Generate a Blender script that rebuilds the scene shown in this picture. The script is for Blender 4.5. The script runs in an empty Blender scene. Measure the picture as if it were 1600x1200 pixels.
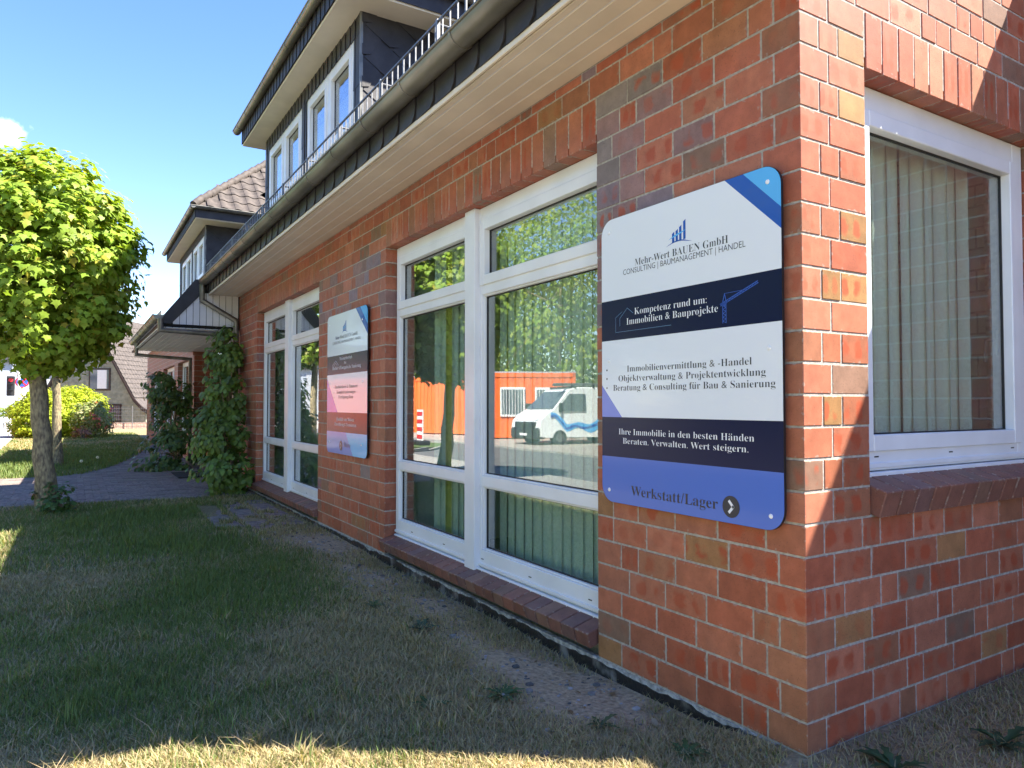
import bpy, math, random
import numpy as np
from mathutils import Vector, Matrix

random.seed(7)
RNG = np.random.default_rng(11)
sc = bpy.context.scene
COL = sc.collection
R = math.radians

# ------------------------------------------------------------------ camera
CAM = (-2.3807, -1.7391, 1.3382)
YAW, PITCH, FPX = 0.550722, 0.0282377, 1110.9
cam = bpy.data.cameras.new('camera')
cam.sensor_width = 36.0
cam.lens = FPX / 1600 * 36.0
cam.clip_start = 0.05
cam.clip_end = 1500
camo = bpy.data.objects.new('camera', cam)
COL.objects.link(camo)
camo.location = CAM
camo.rotation_euler = (math.pi / 2 + PITCH, 0, -YAW)
sc.camera = camo

# ------------------------------------------------------------------ sky and sun
SUN = Vector((1.0, -0.72, 1.54)).normalized()
ELEV = math.asin(SUN.z)
AZ = math.atan2(SUN.x, SUN.y)
world = bpy.data.worlds.new('World')
sc.world = world
world.use_nodes = True
wn, wl = world.node_tree.nodes, world.node_tree.links
bg = wn['Background']
bg.inputs['Strength'].default_value = 0.102
sky = wn.new('ShaderNodeTexSky')
sky.sky_type = 'NISHITA'
sky.sun_disc = False
sky.sun_elevation = ELEV
sky.sun_rotation = AZ
sky.altitude = 40
sky.air_density = 1.1
sky.dust_density = 0.0
sky.ozone_density = 2.0
# small fair weather clouds in the sky: one in view, a scatter of others
tc = wn.new('ShaderNodeTexCoord')
cn = wn.new('ShaderNodeTexNoise'); cn.inputs['Scale'].default_value = 26; cn.inputs['Detail'].default_value = 7
wl.new(tc.outputs['Generated'], cn.inputs['Vector'])
cd = wn.new('ShaderNodeVectorMath'); cd.operation = 'DISTANCE'
CLD = Vector((-0.0701, 0.9513, 0.3001)).normalized()
cd.inputs[1].default_value = CLD
wl.new(tc.outputs['Generated'], cd.inputs[0])
mr = wn.new('ShaderNodeMapRange'); mr.inputs[1].default_value = 0.036; mr.inputs[2].default_value = 0.0
mr.inputs[3].default_value = 0; mr.inputs[4].default_value = 0.62
wl.new(cd.outputs['Value'], mr.inputs[0])
big = wn.new('ShaderNodeTexNoise'); big.inputs['Scale'].default_value = 4.5; big.inputs['Detail'].default_value = 3
wl.new(tc.outputs['Generated'], big.inputs['Vector'])
bm_ = wn.new('ShaderNodeMapRange'); bm_.inputs[1].default_value = 0.60; bm_.inputs[2].default_value = 0.74
bm_.inputs[3].default_value = 0; bm_.inputs[4].default_value = 0.5
wl.new(big.outputs[0], bm_.inputs[0])
mx = wn.new('ShaderNodeMath'); mx.operation = 'MAXIMUM'
wl.new(mr.outputs[0], mx.inputs[0]); wl.new(bm_.outputs[0], mx.inputs[1])
ad = wn.new('ShaderNodeMath'); ad.operation = 'ADD'
wl.new(mx.outputs[0], ad.inputs[0]); wl.new(cn.outputs[0], ad.inputs[1])
ms = wn.new('ShaderNodeMapRange'); ms.inputs[1].default_value = 0.76; ms.inputs[2].default_value = 1.08
wl.new(ad.outputs[0], ms.inputs[0])
mixc = wn.new('ShaderNodeMix'); mixc.data_type = 'RGBA'
hsv = wn.new('ShaderNodeHueSaturation'); hsv.inputs['Saturation'].default_value = 1.24; hsv.inputs['Hue'].default_value = 0.518; hsv.inputs['Value'].default_value = 0.88
wl.new(sky.outputs[0], hsv.inputs['Color'])
wl.new(ms.outputs[0], mixc.inputs[0]); wl.new(hsv.outputs[0], mixc.inputs[6])
mixc.inputs[7].default_value = (7.2, 7.4, 7.8, 1)
wl.new(mixc.outputs[2], bg.inputs['Color'])

sun = bpy.data.lights.new('sun', 'SUN')
sun.energy = 5.0
sun.angle = R(0.5)
sun.color = (1.0, 0.93, 0.82)
suno = bpy.data.objects.new('sun', sun)
COL.objects.link(suno)
suno.rotation_euler = SUN.to_track_quat('Z', 'Y').to_euler()
suno.location = SUN * 60

vs = sc.view_settings
vs.view_transform = 'Standard'; vs.look = 'None'; vs.gamma = 1; vs.exposure = 2.22; vs.use_curve_mapping = False
sc.cycles.use_denoising = True
sc.cycles.max_bounces = 8
sc.cycles.transparent_max_bounces = 12
sc.cycles.sample_clamp_indirect = 6

# ------------------------------------------------------------------ materials
def newmat(name):
    m = bpy.data.materials.new(name); m.use_nodes = True
    return m, m.node_tree.nodes, m.node_tree.links, m.node_tree.nodes['Principled BSDF']

def mat(name, col, rough=0.6, metal=0.0, var=0.0, scale=8.0, bump=0.0, bscale=60.0, spec=0.5, col2=None, coat=0.0, stretch=None, detail=5, ramp=(.36, .64)):
    """plain surface with a noise mottling of its colour and a fine relief"""
    m, n, l, p = newmat(name)
    p.inputs['Roughness'].default_value = rough
    p.inputs['Metallic'].default_value = metal
    p.inputs['Specular IOR Level'].default_value = spec
    p.inputs['Coat Weight'].default_value = coat
    if var or col2 or bump:
        g = n.new('ShaderNodeNewGeometry')
        vec = g.outputs['Position']
        if stretch:
            mp = n.new('ShaderNodeMapping'); mp.inputs['Scale'].default_value = stretch
            l.new(vec, mp.inputs['Vector']); vec = mp.outputs[0]
    if var or col2:
        t = n.new('ShaderNodeTexNoise'); t.inputs['Scale'].default_value = scale; t.inputs['Detail'].default_value = detail
        l.new(vec, t.inputs['Vector'])
        cr = n.new('ShaderNodeValToRGB')
        c = np.array(col)
        a = c * (1 - var); b = np.array(col2) if col2 else np.minimum(c * (1 + var), 1)
        cr.color_ramp.elements[0].position, cr.color_ramp.elements[1].position = ramp
        cr.color_ramp.elements[0].color = (*a, 1); cr.color_ramp.elements[1].color = (*b, 1)
        l.new(t.outputs[0], cr.inputs[0]); l.new(cr.outputs[0], p.inputs['Base Color'])
    else:
        p.inputs['Base Color'].default_value = (*col, 1)
    if bump:
        t2 = n.new('ShaderNodeTexNoise'); t2.inputs['Scale'].default_value = bscale; t2.inputs['Detail'].default_value = 4
        l.new(vec, t2.inputs['Vector'])
        b = n.new('ShaderNodeBump'); b.inputs['Strength'].default_value = bump; b.inputs['Distance'].default_value = 0.01
        l.new(t2.outputs[0], b.inputs['Height']); l.new(b.outputs[0], p.inputs['Normal'])
    return m

def mat_brick(name, attr):
    """fired clinker: own colour per brick, kiln blotches, specks, fine relief"""
    m, n, l, p = newmat(name)
    if attr:
        src = n.new('ShaderNodeAttribute'); src.attribute_name = 'col'
    else:
        src = n.new('ShaderNodeObjectInfo')
    cs, al = src.outputs['Color'], src.outputs['Alpha']
    g = n.new('ShaderNodeNewGeometry')
    uv = n.new('ShaderNodeUVMap'); uv.uv_map = 'UVMap'
    nz = n.new('ShaderNodeTexNoise'); nz.inputs['Scale'].default_value = 18; nz.inputs['Detail'].default_value = 3
    l.new(g.outputs['Position'], nz.inputs['Vector'])
    # warped uv
    w1 = n.new('ShaderNodeVectorMath'); w1.operation = 'MULTIPLY_ADD'
    w1.inputs[1].default_value = (0.34, 0.34, 0); l.new(nz.outputs['Color'], w1.inputs[0]); l.new(uv.outputs[0], w1.inputs[2])
    sp = n.new('ShaderNodeSeparateXYZ'); l.new(w1.outputs[0], sp.inputs[0])
    def M(op, a, b=None, clamp=False):
        k = n.new('ShaderNodeMath'); k.operation = op; k.use_clamp = clamp
        for i, v in enumerate((a, b)):
            if v is None: continue
            if isinstance(v, (int, float)): k.inputs[i].default_value = v
            else: l.new(v, k.inputs[i])
        return k.outputs[0]
    fx = M('FRACT', M('ADD', M('MULTIPLY', M('SUBTRACT', sp.outputs[0], 0.17), 2.0), M('MULTIPLY', al, 0.35)))
    dx = M('ABSOLUTE', M('SUBTRACT', fx, 0.52)); dy = M('ABSOLUTE', M('SUBTRACT', sp.outputs[1], 0.66))
    d = M('POWER', M('ADD', M('POWER', M('MULTIPLY', dx, 2.6), 3.0), M('POWER', M('MULTIPLY', dy, 2.3), 3.0)), 0.33)
    blot = n.new('ShaderNodeMapRange'); blot.inputs[1].default_value = 0.86; blot.inputs[2].default_value = 0.55; l.new(d, blot.inputs[0])
    on = n.new('ShaderNodeMapRange'); on.inputs[1].default_value = 0.30; on.inputs[2].default_value = 0.75; on.inputs[4].default_value = 0.85
    l.new(al, on.inputs[0])
    n2 = n.new('ShaderNodeTexNoise'); n2.inputs['Scale'].default_value = 7; n2.inputs['Detail'].default_value = 2; l.new(g.outputs['Position'], n2.inputs['Vector'])
    half = n.new('ShaderNodeMapRange'); half.inputs[1].default_value = 0.36; half.inputs[2].default_value = 0.50; l.new(n2.outputs[0], half.inputs[0])
    bf = M('MULTIPLY', M('MULTIPLY', blot.outputs[0], on.outputs[0]), half.outputs[0])
    mixb = n.new('ShaderNodeMix'); mixb.data_type = 'RGBA'; mixb.inputs[7].default_value = (0.34, 0.066, 0.028, 1)
    l.new(bf, mixb.inputs[0])
    # tonal drift over each brick
    n3 = n.new('ShaderNodeTexNoise'); n3.inputs['Scale'].default_value = 11; n3.inputs['Detail'].default_value = 6; n3.inputs['Roughness'].default_value = 0.65
    l.new(g.outputs['Position'], n3.inputs['Vector'])
    vr = n.new('ShaderNodeMapRange'); vr.inputs[1].default_value = 0.25; vr.inputs[2].default_value = 0.75; vr.inputs[3].default_value = 0.74; vr.inputs[4].default_value = 1.26
    l.new(n3.outputs[0], vr.inputs[0])
    mu = n.new('ShaderNodeVectorMath'); mu.operation = 'SCALE'; l.new(cs, mu.inputs[0]); l.new(vr.outputs[0], mu.inputs['Scale'])
    l.new(mu.outputs[0], mixb.inputs[6])
    # pits and specks
    n4 = n.new('ShaderNodeTexNoise'); n4.inputs['Scale'].default_value = 260; n4.inputs['Detail'].default_value = 2; l.new(g.outputs['Position'], n4.inputs['Vector'])
    pit = n.new('ShaderNodeMapRange'); pit.inputs[1].default_value = 0.30; pit.inputs[2].default_value = 0.36; l.new(n4.outputs[0], pit.inputs[0])
    pm = n.new('ShaderNodeMix'); pm.data_type = 'RGBA'; pm.inputs[6].default_value = (0.05, 0.03, 0.025, 1)
    l.new(pit.outputs[0], pm.inputs[0]); l.new(mixb.outputs[2], pm.inputs[7])
    # thin lime bloom
    n5 = n.new('ShaderNodeTexNoise'); n5.inputs['Scale'].default_value = 3.3; n5.inputs['Detail'].default_value = 8; l.new(g.outputs['Position'], n5.inputs['Vector'])
    bl = n.new('ShaderNodeMapRange'); bl.inputs[1].default_value = 0.58; bl.inputs[2].default_value = 0.8; bl.inputs[4].default_value = 0.08; l.new(n5.outputs[0], bl.inputs[0])
    pm2 = n.new('ShaderNodeMix'); pm2.data_type = 'RGBA'; pm2.inputs[7].default_value = (0.40, 0.34, 0.29, 1)
    l.new(bl.outputs[0], pm2.inputs[0]); l.new(pm.outputs[2], pm2.inputs[6])
    # mortar smears along the arrises
    su = n.new('ShaderNodeSeparateXYZ'); l.new(uv.outputs[0], su.inputs[0])
    eu = M('MULTIPLY', M('MINIMUM', su.outputs[0], M('SUBTRACT', 1.0, su.outputs[0])), 1.8)
    ev = M('MINIMUM', su.outputs[1], M('SUBTRACT', 1.0, su.outputs[1]))
    n6 = n.new('ShaderNodeTexNoise'); n6.inputs['Scale'].default_value = 42; n6.inputs['Detail'].default_value = 5; l.new(g.outputs['Position'], n6.inputs['Vector'])
    ed = M('SUBTRACT', M('MULTIPLY', M('SUBTRACT', n6.outputs[0], 0.52), 0.8), M('MINIMUM', eu, ev))
    sm = n.new('ShaderNodeMapRange'); sm.inputs[1].default_value = 0.0; sm.inputs[2].default_value = 0.035; sm.inputs[4].default_value = 0.45; l.new(ed, sm.inputs[0])
    pm3 = n.new('ShaderNodeMix'); pm3.data_type = 'RGBA'; pm3.inputs[7].default_value = (0.33, 0.29, 0.25, 1)
    l.new(sm.outputs[0], pm3.inputs[0]); l.new(pm2.outputs[2], pm3.inputs[6])
    l.new(pm3.outputs[2], p.inputs['Base Color'])
    p.inputs['Roughness'].default_value = 0.52
    p.inputs['Specular IOR Level'].default_value = 0.35
    b = n.new('ShaderNodeBump'); b.inputs['Strength'].default_value = 0.35; b.inputs['Distance'].default_value = 0.004
    hs = M('ADD', M('MULTIPLY', n4.outputs[0], 0.35), n3.outputs[0])
    l.new(hs, b.inputs['Height']); l.new(b.outputs[0], p.inputs['Normal'])
    return m

def mat_brickwall(name, axis, cols=((0.36, 0.13, 0.075, 1), (0.26, 0.115, 0.07, 1), (0.40, 0.37, 0.33, 1))):
    """far brickwork whose bricks are too small to tell apart"""
    m, n, l, p = newmat(name)
    g = n.new('ShaderNodeNewGeometry'); s = n.new('ShaderNodeSeparateXYZ'); l.new(g.outputs['Position'], s.inputs[0])
    c = n.new('ShaderNodeCombineXYZ'); l.new(s.outputs[1 if axis == 'x' else 0], c.inputs[0]); l.new(s.outputs[2], c.inputs[1])
    b = n.new('ShaderNodeTexBrick')
    for i, v in zip((1, 2, 3), cols): b.inputs[i].default_value = v
    b.inputs['Scale'].default_value = 1; b.inputs['Brick Width'].default_value = 0.25; b.inputs['Row Height'].default_value = 0.125
    b.inputs['Mortar Size'].default_value = 0.006; b.inputs['Bias'].default_value = -0.1
    l.new(c.outputs[0], b.inputs['Vector'])
    t = n.new('ShaderNodeTexNoise'); t.inputs['Scale'].default_value = 6; l.new(g.outputs['Position'], t.inputs['Vector'])
    h = n.new('ShaderNodeMix'); h.data_type = 'RGBA'; h.blend_type = 'MULTIPLY'; h.inputs[0].default_value = 0.4
    l.new(b.outputs[0], h.inputs[6]); l.new(t.outputs['Color'], h.inputs[7])
    l.new(h.outputs[2], p.inputs['Base Color']); p.inputs['Roughness'].default_value = 0.6
    bu = n.new('ShaderNodeBump'); bu.inputs['Strength'].default_value = 0.4; bu.inputs['Distance'].default_value = 0.006; bu.invert = True
    l.new(b.outputs['Fac'], bu.inputs['Height']); l.new(bu.outputs[0], p.inputs['Normal'])
    return m

def mat_attr(name, rough=0.6, trans=0.0, var=0.25, scale=30, spec=0.3, bump=0.0):
    """colour held per piece in the mesh; leaves let light through"""
    m, n, l, p = newmat(name)
    a = n.new('ShaderNodeAttribute'); a.attribute_name = 'col'
    g = n.new('ShaderNodeNewGeometry')
    t = n.new('ShaderNodeTexNoise'); t.inputs['Scale'].default_value = scale; t.inputs['Detail'].default_value = 5; l.new(g.outputs['Position'], t.inputs['Vector'])
    v = n.new('ShaderNodeMapRange'); v.inputs[1].default_value = 0.25; v.inputs[2].default_value = 0.75; v.inputs[3].default_value = 1 - var; v.inputs[4].default_value = 1 + var
    l.new(t.outputs[0], v.inputs[0])
    mu = n.new('ShaderNodeVectorMath'); mu.operation = 'SCALE'; l.new(a.outputs['Color'], mu.inputs[0]); l.new(v.outputs[0], mu.inputs['Scale'])
    l.new(mu.outputs[0], p.inputs['Base Color'])
    p.inputs['Roughness'].default_value = rough; p.inputs['Specular IOR Level'].default_value = spec
    if bump:
        b = n.new('ShaderNodeBump'); b.inputs['Strength'].default_value = bump; b.inputs['Distance'].default_value = 0.02
        l.new(t.outputs[0], b.inputs['Height']); l.new(b.outputs[0], p.inputs['Normal'])
    if trans:
        tr = n.new('ShaderNodeBsdfTranslucent')
        sc_ = n.new('ShaderNodeVectorMath'); sc_.operation = 'MULTIPLY'; sc_.inputs[1].default_value = (1.5, 1.45, 0.6)
        l.new(mu.outputs[0], sc_.inputs[0]); l.new(sc_.outputs[0], tr.inputs['Color'])
        mixs = n.new('ShaderNodeMixShader'); mixs.inputs[0].default_value = trans
        l.new(p.outputs[0], mixs.inputs[1]); l.new(tr.outputs[0], mixs.inputs[2])
        l.new(mixs.outputs[0], n['Material Output'].inputs['Surface'])
    return m

def mat_glass(name, tint=(0.86, 0.92, 0.89), f0=0.06):
    m, n, l, p = newmat(name)
    n.remove(p)
    g = n.new('ShaderNodeNewGeometry')
    dt = n.new('ShaderNodeVectorMath'); dt.operation = 'DOT_PRODUCT'
    l.new(g.outputs['Incoming'], dt.inputs[0]); l.new(g.outputs['Normal'], dt.inputs[1])
    def M(op, a, b=None):
        k = n.new('ShaderNodeMath'); k.operation = op
        for i, v in enumerate((a, b)):
            if v is None: continue
            if isinstance(v, (int, float)): k.inputs[i].default_value = v
            else: l.new(v, k.inputs[i])
        return k.outputs[0]
    c = M('ABSOLUTE', dt.outputs['Value'])
    f = M('ADD', M('MULTIPLY', M('POWER', M('SUBTRACT', 1.0, c), 2.7), 1 - f0), f0)
    tr = n.new('ShaderNodeBsdfTransparent'); tr.inputs[0].default_value = (*tint, 1)
    gl = n.new('ShaderNodeBsdfGlossy'); gl.inputs['Roughness'].default_value = 0.0; gl.inputs['Color'].default_value = (0.97, 0.98, 1, 1)
    # slight waviness of the sheet
    t = n.new('ShaderNodeTexNoise'); t.inputs['Scale'].default_value = 1.3; t.inputs['Detail'].default_value = 1; l.new(g.outputs['Position'], t.inputs['Vector'])
    b = n.new('ShaderNodeBump'); b.inputs['Strength'].default_value = 0.04; b.inputs['Distance'].default_value = 0.02
    l.new(t.outputs[0], b.inputs['Height']); l.new(b.outputs[0], gl.inputs['Normal'])
    mx_ = n.new('ShaderNodeMixShader'); l.new(f, mx_.inputs[0]); l.new(tr.outputs[0], mx_.inputs[1]); l.new(gl.outputs[0], mx_.inputs[2])
    l.new(mx_.outputs[0], n['Material Output'].inputs['Surface'])
    return m

MT = {}
MT['brick'] = mat_brick('fired_brick', False)
MT['brick_attr'] = mat_brick('fired_brick_field', True)
MT['mortar'] = mat('mortar', (0.39, 0.365, 0.32), 0.95, var=0.22, scale=45, bump=0.6, bscale=320)
MT['brick_x'] = mat_brickwall('far_brick_front', 'x')
MT['brick_y'] = mat_brickwall('far_brick_side', 'y')
MT['brick_w'] = mat_brickwall('white_painted_brick', 'x', ((.62, .61, .57, 1), (.55, .54, .50, 1), (.36, .35, .33, 1)))
MT['pvc'] = mat('white_window_plastic', (0.74, 0.76, 0.78), 0.32, var=0.05, scale=3, spec=0.5)
MT['gasket'] = mat('black_gasket', (0.015, 0.015, 0.015), 0.6)
MT['glass'] = mat_glass('window_glass')
MT['zinc'] = mat('weathered_zinc', (0.20, 0.195, 0.17), 0.42, metal=0.55, var=0.3, scale=5, bump=0.05, bscale=9, stretch=(1, 0.4, 1))
MT['steel'] = mat('galvanised_steel', (0.20, 0.205, 0.21), 0.5, metal=0.7, var=0.2, scale=40)
MT['slate'] = mat('dark_slate', (0.026, 0.024, 0.026), 0.55, var=0.4, scale=4, bump=0.15, bscale=30)
MT['slate2'] = mat('dark_slate_edge', (0.009, 0.009, 0.010), 0.8)
MT['soffit'] = mat('cream_board', (0.70, 0.635, 0.52), 0.45, var=0.06, scale=3)
MT['wboard'] = mat('white_board', (0.68, 0.69, 0.69), 0.45, var=0.05, scale=4)
MT['tile'] = mat('roof_tile', (0.066, 0.053, 0.045), 0.8, var=0.3, scale=7, bump=0.3, bscale=50)
MT['bitumen'] = mat('flaking_bitumen', (0.012, 0.012, 0.014), 0.5, scale=6, col2=(0.20, 0.19, 0.175), bump=0.7, bscale=35, ramp=(.55, .66), detail=9)
MT['render'] = mat('grey_plinth', (0.36, 0.35, 0.33), 0.9, var=0.4, scale=30, bump=0.8, bscale=60)
MT['room'] = mat('room_wall', (0.7, 0.7, 0.68), 0.9, var=0.05)
MT['roomfloor'] = mat('room_floor', (0.06, 0.06, 0.065), 0.9, var=0.2)
MT['slat'] = mat('blind_fabric', (0.60, 0.66, 0.61), 0.85, var=0.08, scale=60)
MT['slatb'] = mat('beige_blind_fabric', (0.72, 0.72, 0.64), 0.85, var=0.06, scale=60)
MT['slaty'] = mat('yellow_blind_fabric', (0.45, 0.42, 0.10), 0.85, var=0.08)
MT['chain'] = mat('white_chain', (0.7, 0.7, 0.7), 0.5)
MT['leaf'] = mat_attr('leaf', 0.5, trans=0.38, var=0.15, scale=9, spec=0.25)
MT['darkleaf'] = mat_attr('glossy_leaf', 0.42, trans=0.25, var=0.2, scale=12, spec=0.35)
MT['grass'] = mat_attr('grass_blade', 0.6, trans=0.3, var=0.15, scale=15, spec=0.2)
MT['soil'] = mat_attr('lawn_ground', 0.95, var=0.45, scale=42, spec=0.1, bump=0.8)
MT['bark'] = mat('bark', (0.16, 0.125, 0.085), 0.9, scale=38, col2=(0.30, 0.25, 0.14), var=0.35, bump=1.0, bscale=55, stretch=(1, 1, 0.35))
MT['asphalt'] = mat('asphalt', (0.12, 0.12, 0.12), 0.9, var=0.2, scale=3, bump=0.4, bscale=200)
MT['kerb'] = mat('concrete_kerb', (0.30, 0.285, 0.26), 0.9, var=0.2, scale=12, bump=0.3, bscale=90)
MT['paver_attr'] = mat_attr('paver', 0.85, var=0.3, scale=35, spec=0.2, bump=0.3)
MT['blueprint_white'] = mat('sign_white', (0.72, 0.77, 0.84), 0.16, spec=0.4, coat=0.2)
MT['sign_navy'] = mat('sign_navy', (0.004, 0.008, 0.048), 0.2, spec=0.22)
MT['sign_blue'] = mat('sign_blue', (0.035, 0.12, 0.52), 0.16, spec=0.4, coat=0.2)
MT['sign_mid'] = mat('sign_deep_blue', (0.012, 0.085, 0.42), 0.16, spec=0.4, coat=0.2)
MT['sign_sky'] = mat('sign_light_blue', (0.09, 0.42, 0.84), 0.16, spec=0.4, coat=0.2)
MT['sign_violet'] = mat('sign_violet', (0.13, 0.18, 0.62), 0.16, spec=0.4, coat=0.2)
MT['sign_edge'] = mat('sign_edge', (0.008, 0.009, 0.012), 0.4)
MT['ink_dark'] = mat('dark_ink', (0.012, 0.017, 0.035), 0.3)
MT['ink_white'] = mat('white_ink', (0.75, 0.78, 0.84), 0.3)
MT['ink_line'] = mat('pale_line_ink', (0.10, 0.22, 0.42), 0.3)
MT['ink_crane'] = mat('crane_ink', (0.035, 0.12, 0.55), 0.3)
MT['screw'] = mat('white_screw_cap', (0.8, 0.82, 0.84), 0.3)
MT['white'] = mat('white_paint', (0.78, 0.78, 0.77), 0.4, var=0.04)
MT['vanwhite'] = mat('van_paint', (0.8, 0.81, 0.82), 0.22, coat=0.7)
MT['black'] = mat('black_plastic', (0.02, 0.02, 0.022), 0.5)
MT['tyre'] = mat('tyre', (0.02, 0.02, 0.02), 0.85)
MT['orange'] = mat('orange_steel', (0.85, 0.16, 0.03), 0.45, var=0.06, scale=2)
MT['red'] = mat('red_film', (0.62, 0.02, 0.03), 0.4)
MT['blue'] = mat('blue_film', (0.03, 0.09, 0.5), 0.4)
MT['shingle'] = mat('grey_green_shingle', (0.27, 0.27, 0.205), 0.85, var=0.18, scale=5, bump=0.2, bscale=30)
MT['farglass'] = mat('dark_far_glass', (0.10, 0.12, 0.14), 0.08, spec=0.8)
MT['brownframe'] = mat('brown_frame', (0.035, 0.022, 0.02), 0.5)
MT['pinkbrick'] = mat('pale_brick', (0.42, 0.28, 0.22), 0.85, var=0.25, scale=14)
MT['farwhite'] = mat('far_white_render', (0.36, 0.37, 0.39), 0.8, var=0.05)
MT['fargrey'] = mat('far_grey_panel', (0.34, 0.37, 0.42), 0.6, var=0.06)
MT['mat_rubber'] = mat('door_mat', (0.012, 0.012, 0.013), 0.95, bump=0.5, bscale=120)

# ------------------------------------------------------------------ builders
def _mesh(name, V, F, mats, fm=None, uv=None, col=None, smooth=False):
    me = bpy.data.meshes.new(name)
    me.from_pydata([tuple(v) for v in V], [], F)
    for m in mats: me.materials.append(m)
    if fm is not None and len(mats) > 1: me.polygons.foreach_set('material_index', fm)
    if uv is not None:
        ul = me.uv_layers.new(name='UVMap')
        ul.data.foreach_set('uv', np.asarray(uv, dtype=np.float32).ravel())
    if col is not None:       # per face colour
        ca = me.color_attributes.new('col', 'FLOAT_COLOR', 'CORNER')
        ca.data.foreach_set('color', np.asarray(col, dtype=np.float32).ravel())
    if smooth: me.polygons.foreach_set('use_smooth', [True] * len(me.polygons))
    me.update()
    return me

def chamfer(h, c):
    """chamfered box about the origin, half sizes h: 24 verts, 26 faces, uv on main faces"""
    V = []; idx = {}
    for ax in range(3):
        for s in (-1, 1):
            for a in (-1, 1):
                for b in (-1, 1):
                    p = [0, 0, 0]; o = [i for i in range(3) if i != ax]
                    p[ax] = s * h[ax]; p[o[0]] = a * (h[o[0]] - c); p[o[1]] = b * (h[o[1]] - c)
                    sg = [0, 0, 0]; sg[ax] = s; sg[o[0]] = a; sg[o[1]] = b
                    idx[(ax, tuple(sg))] = len(V); V.append(p)
    F = []; U = []
    def add(ids, n, ax=None):
        P = [Vector(V[i]) for i in ids]
        nn = (P[1] - P[0]).cross(P[2] - P[0])
        if nn.dot(Vector(n)) < 0: ids = ids[::-1]
        F.append(ids)
        for i in ids:
            if ax is None: U.append((0.02, 0.02))
            else:
                o = [k for k in range(3) if k != ax]
                if 2 in o: hz, vt = [k for k in o if k != 2][0], 2
                else: hz, vt = o
                U.append((V[i][hz] / (2 * h[hz]) + .5, V[i][vt] / (2 * h[vt]) + .5))
    sg = (-1, 1)
    for ax in range(3):
        o = [i for i in range(3) if i != ax]
        for s in sg:
            ids = []
            for a, b in ((-1, -1), (1, -1), (1, 1), (-1, 1)):
                t = [0, 0, 0]; t[ax] = s; t[o[0]] = a; t[o[1]] = b; ids.append(idx[(ax, tuple(t))])
            n = [0, 0, 0]; n[ax] = s; add(ids, n, ax)
    for ax in range(3):      # edges parallel to ax
        o = [i for i in range(3) if i != ax]
        for a in sg:
            for b in sg:
                t1 = [0, 0, 0]; t1[o[0]] = a; t1[o[1]] = b
                lo = list(t1); lo[ax] = -1; hi = list(t1); hi[ax] = 1
                add([idx[(o[0], tuple(lo))], idx[(o[0], tuple(hi))], idx[(o[1], tuple(hi))], idx[(o[1], tuple(lo))]], t1)
    for a in sg:
        for b in sg:
            for d in sg:
                t = (a, b, d); add([idx[(0, t)], idx[(1, t)], idx[(2, t)]], t)
    return V, F, U

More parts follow.
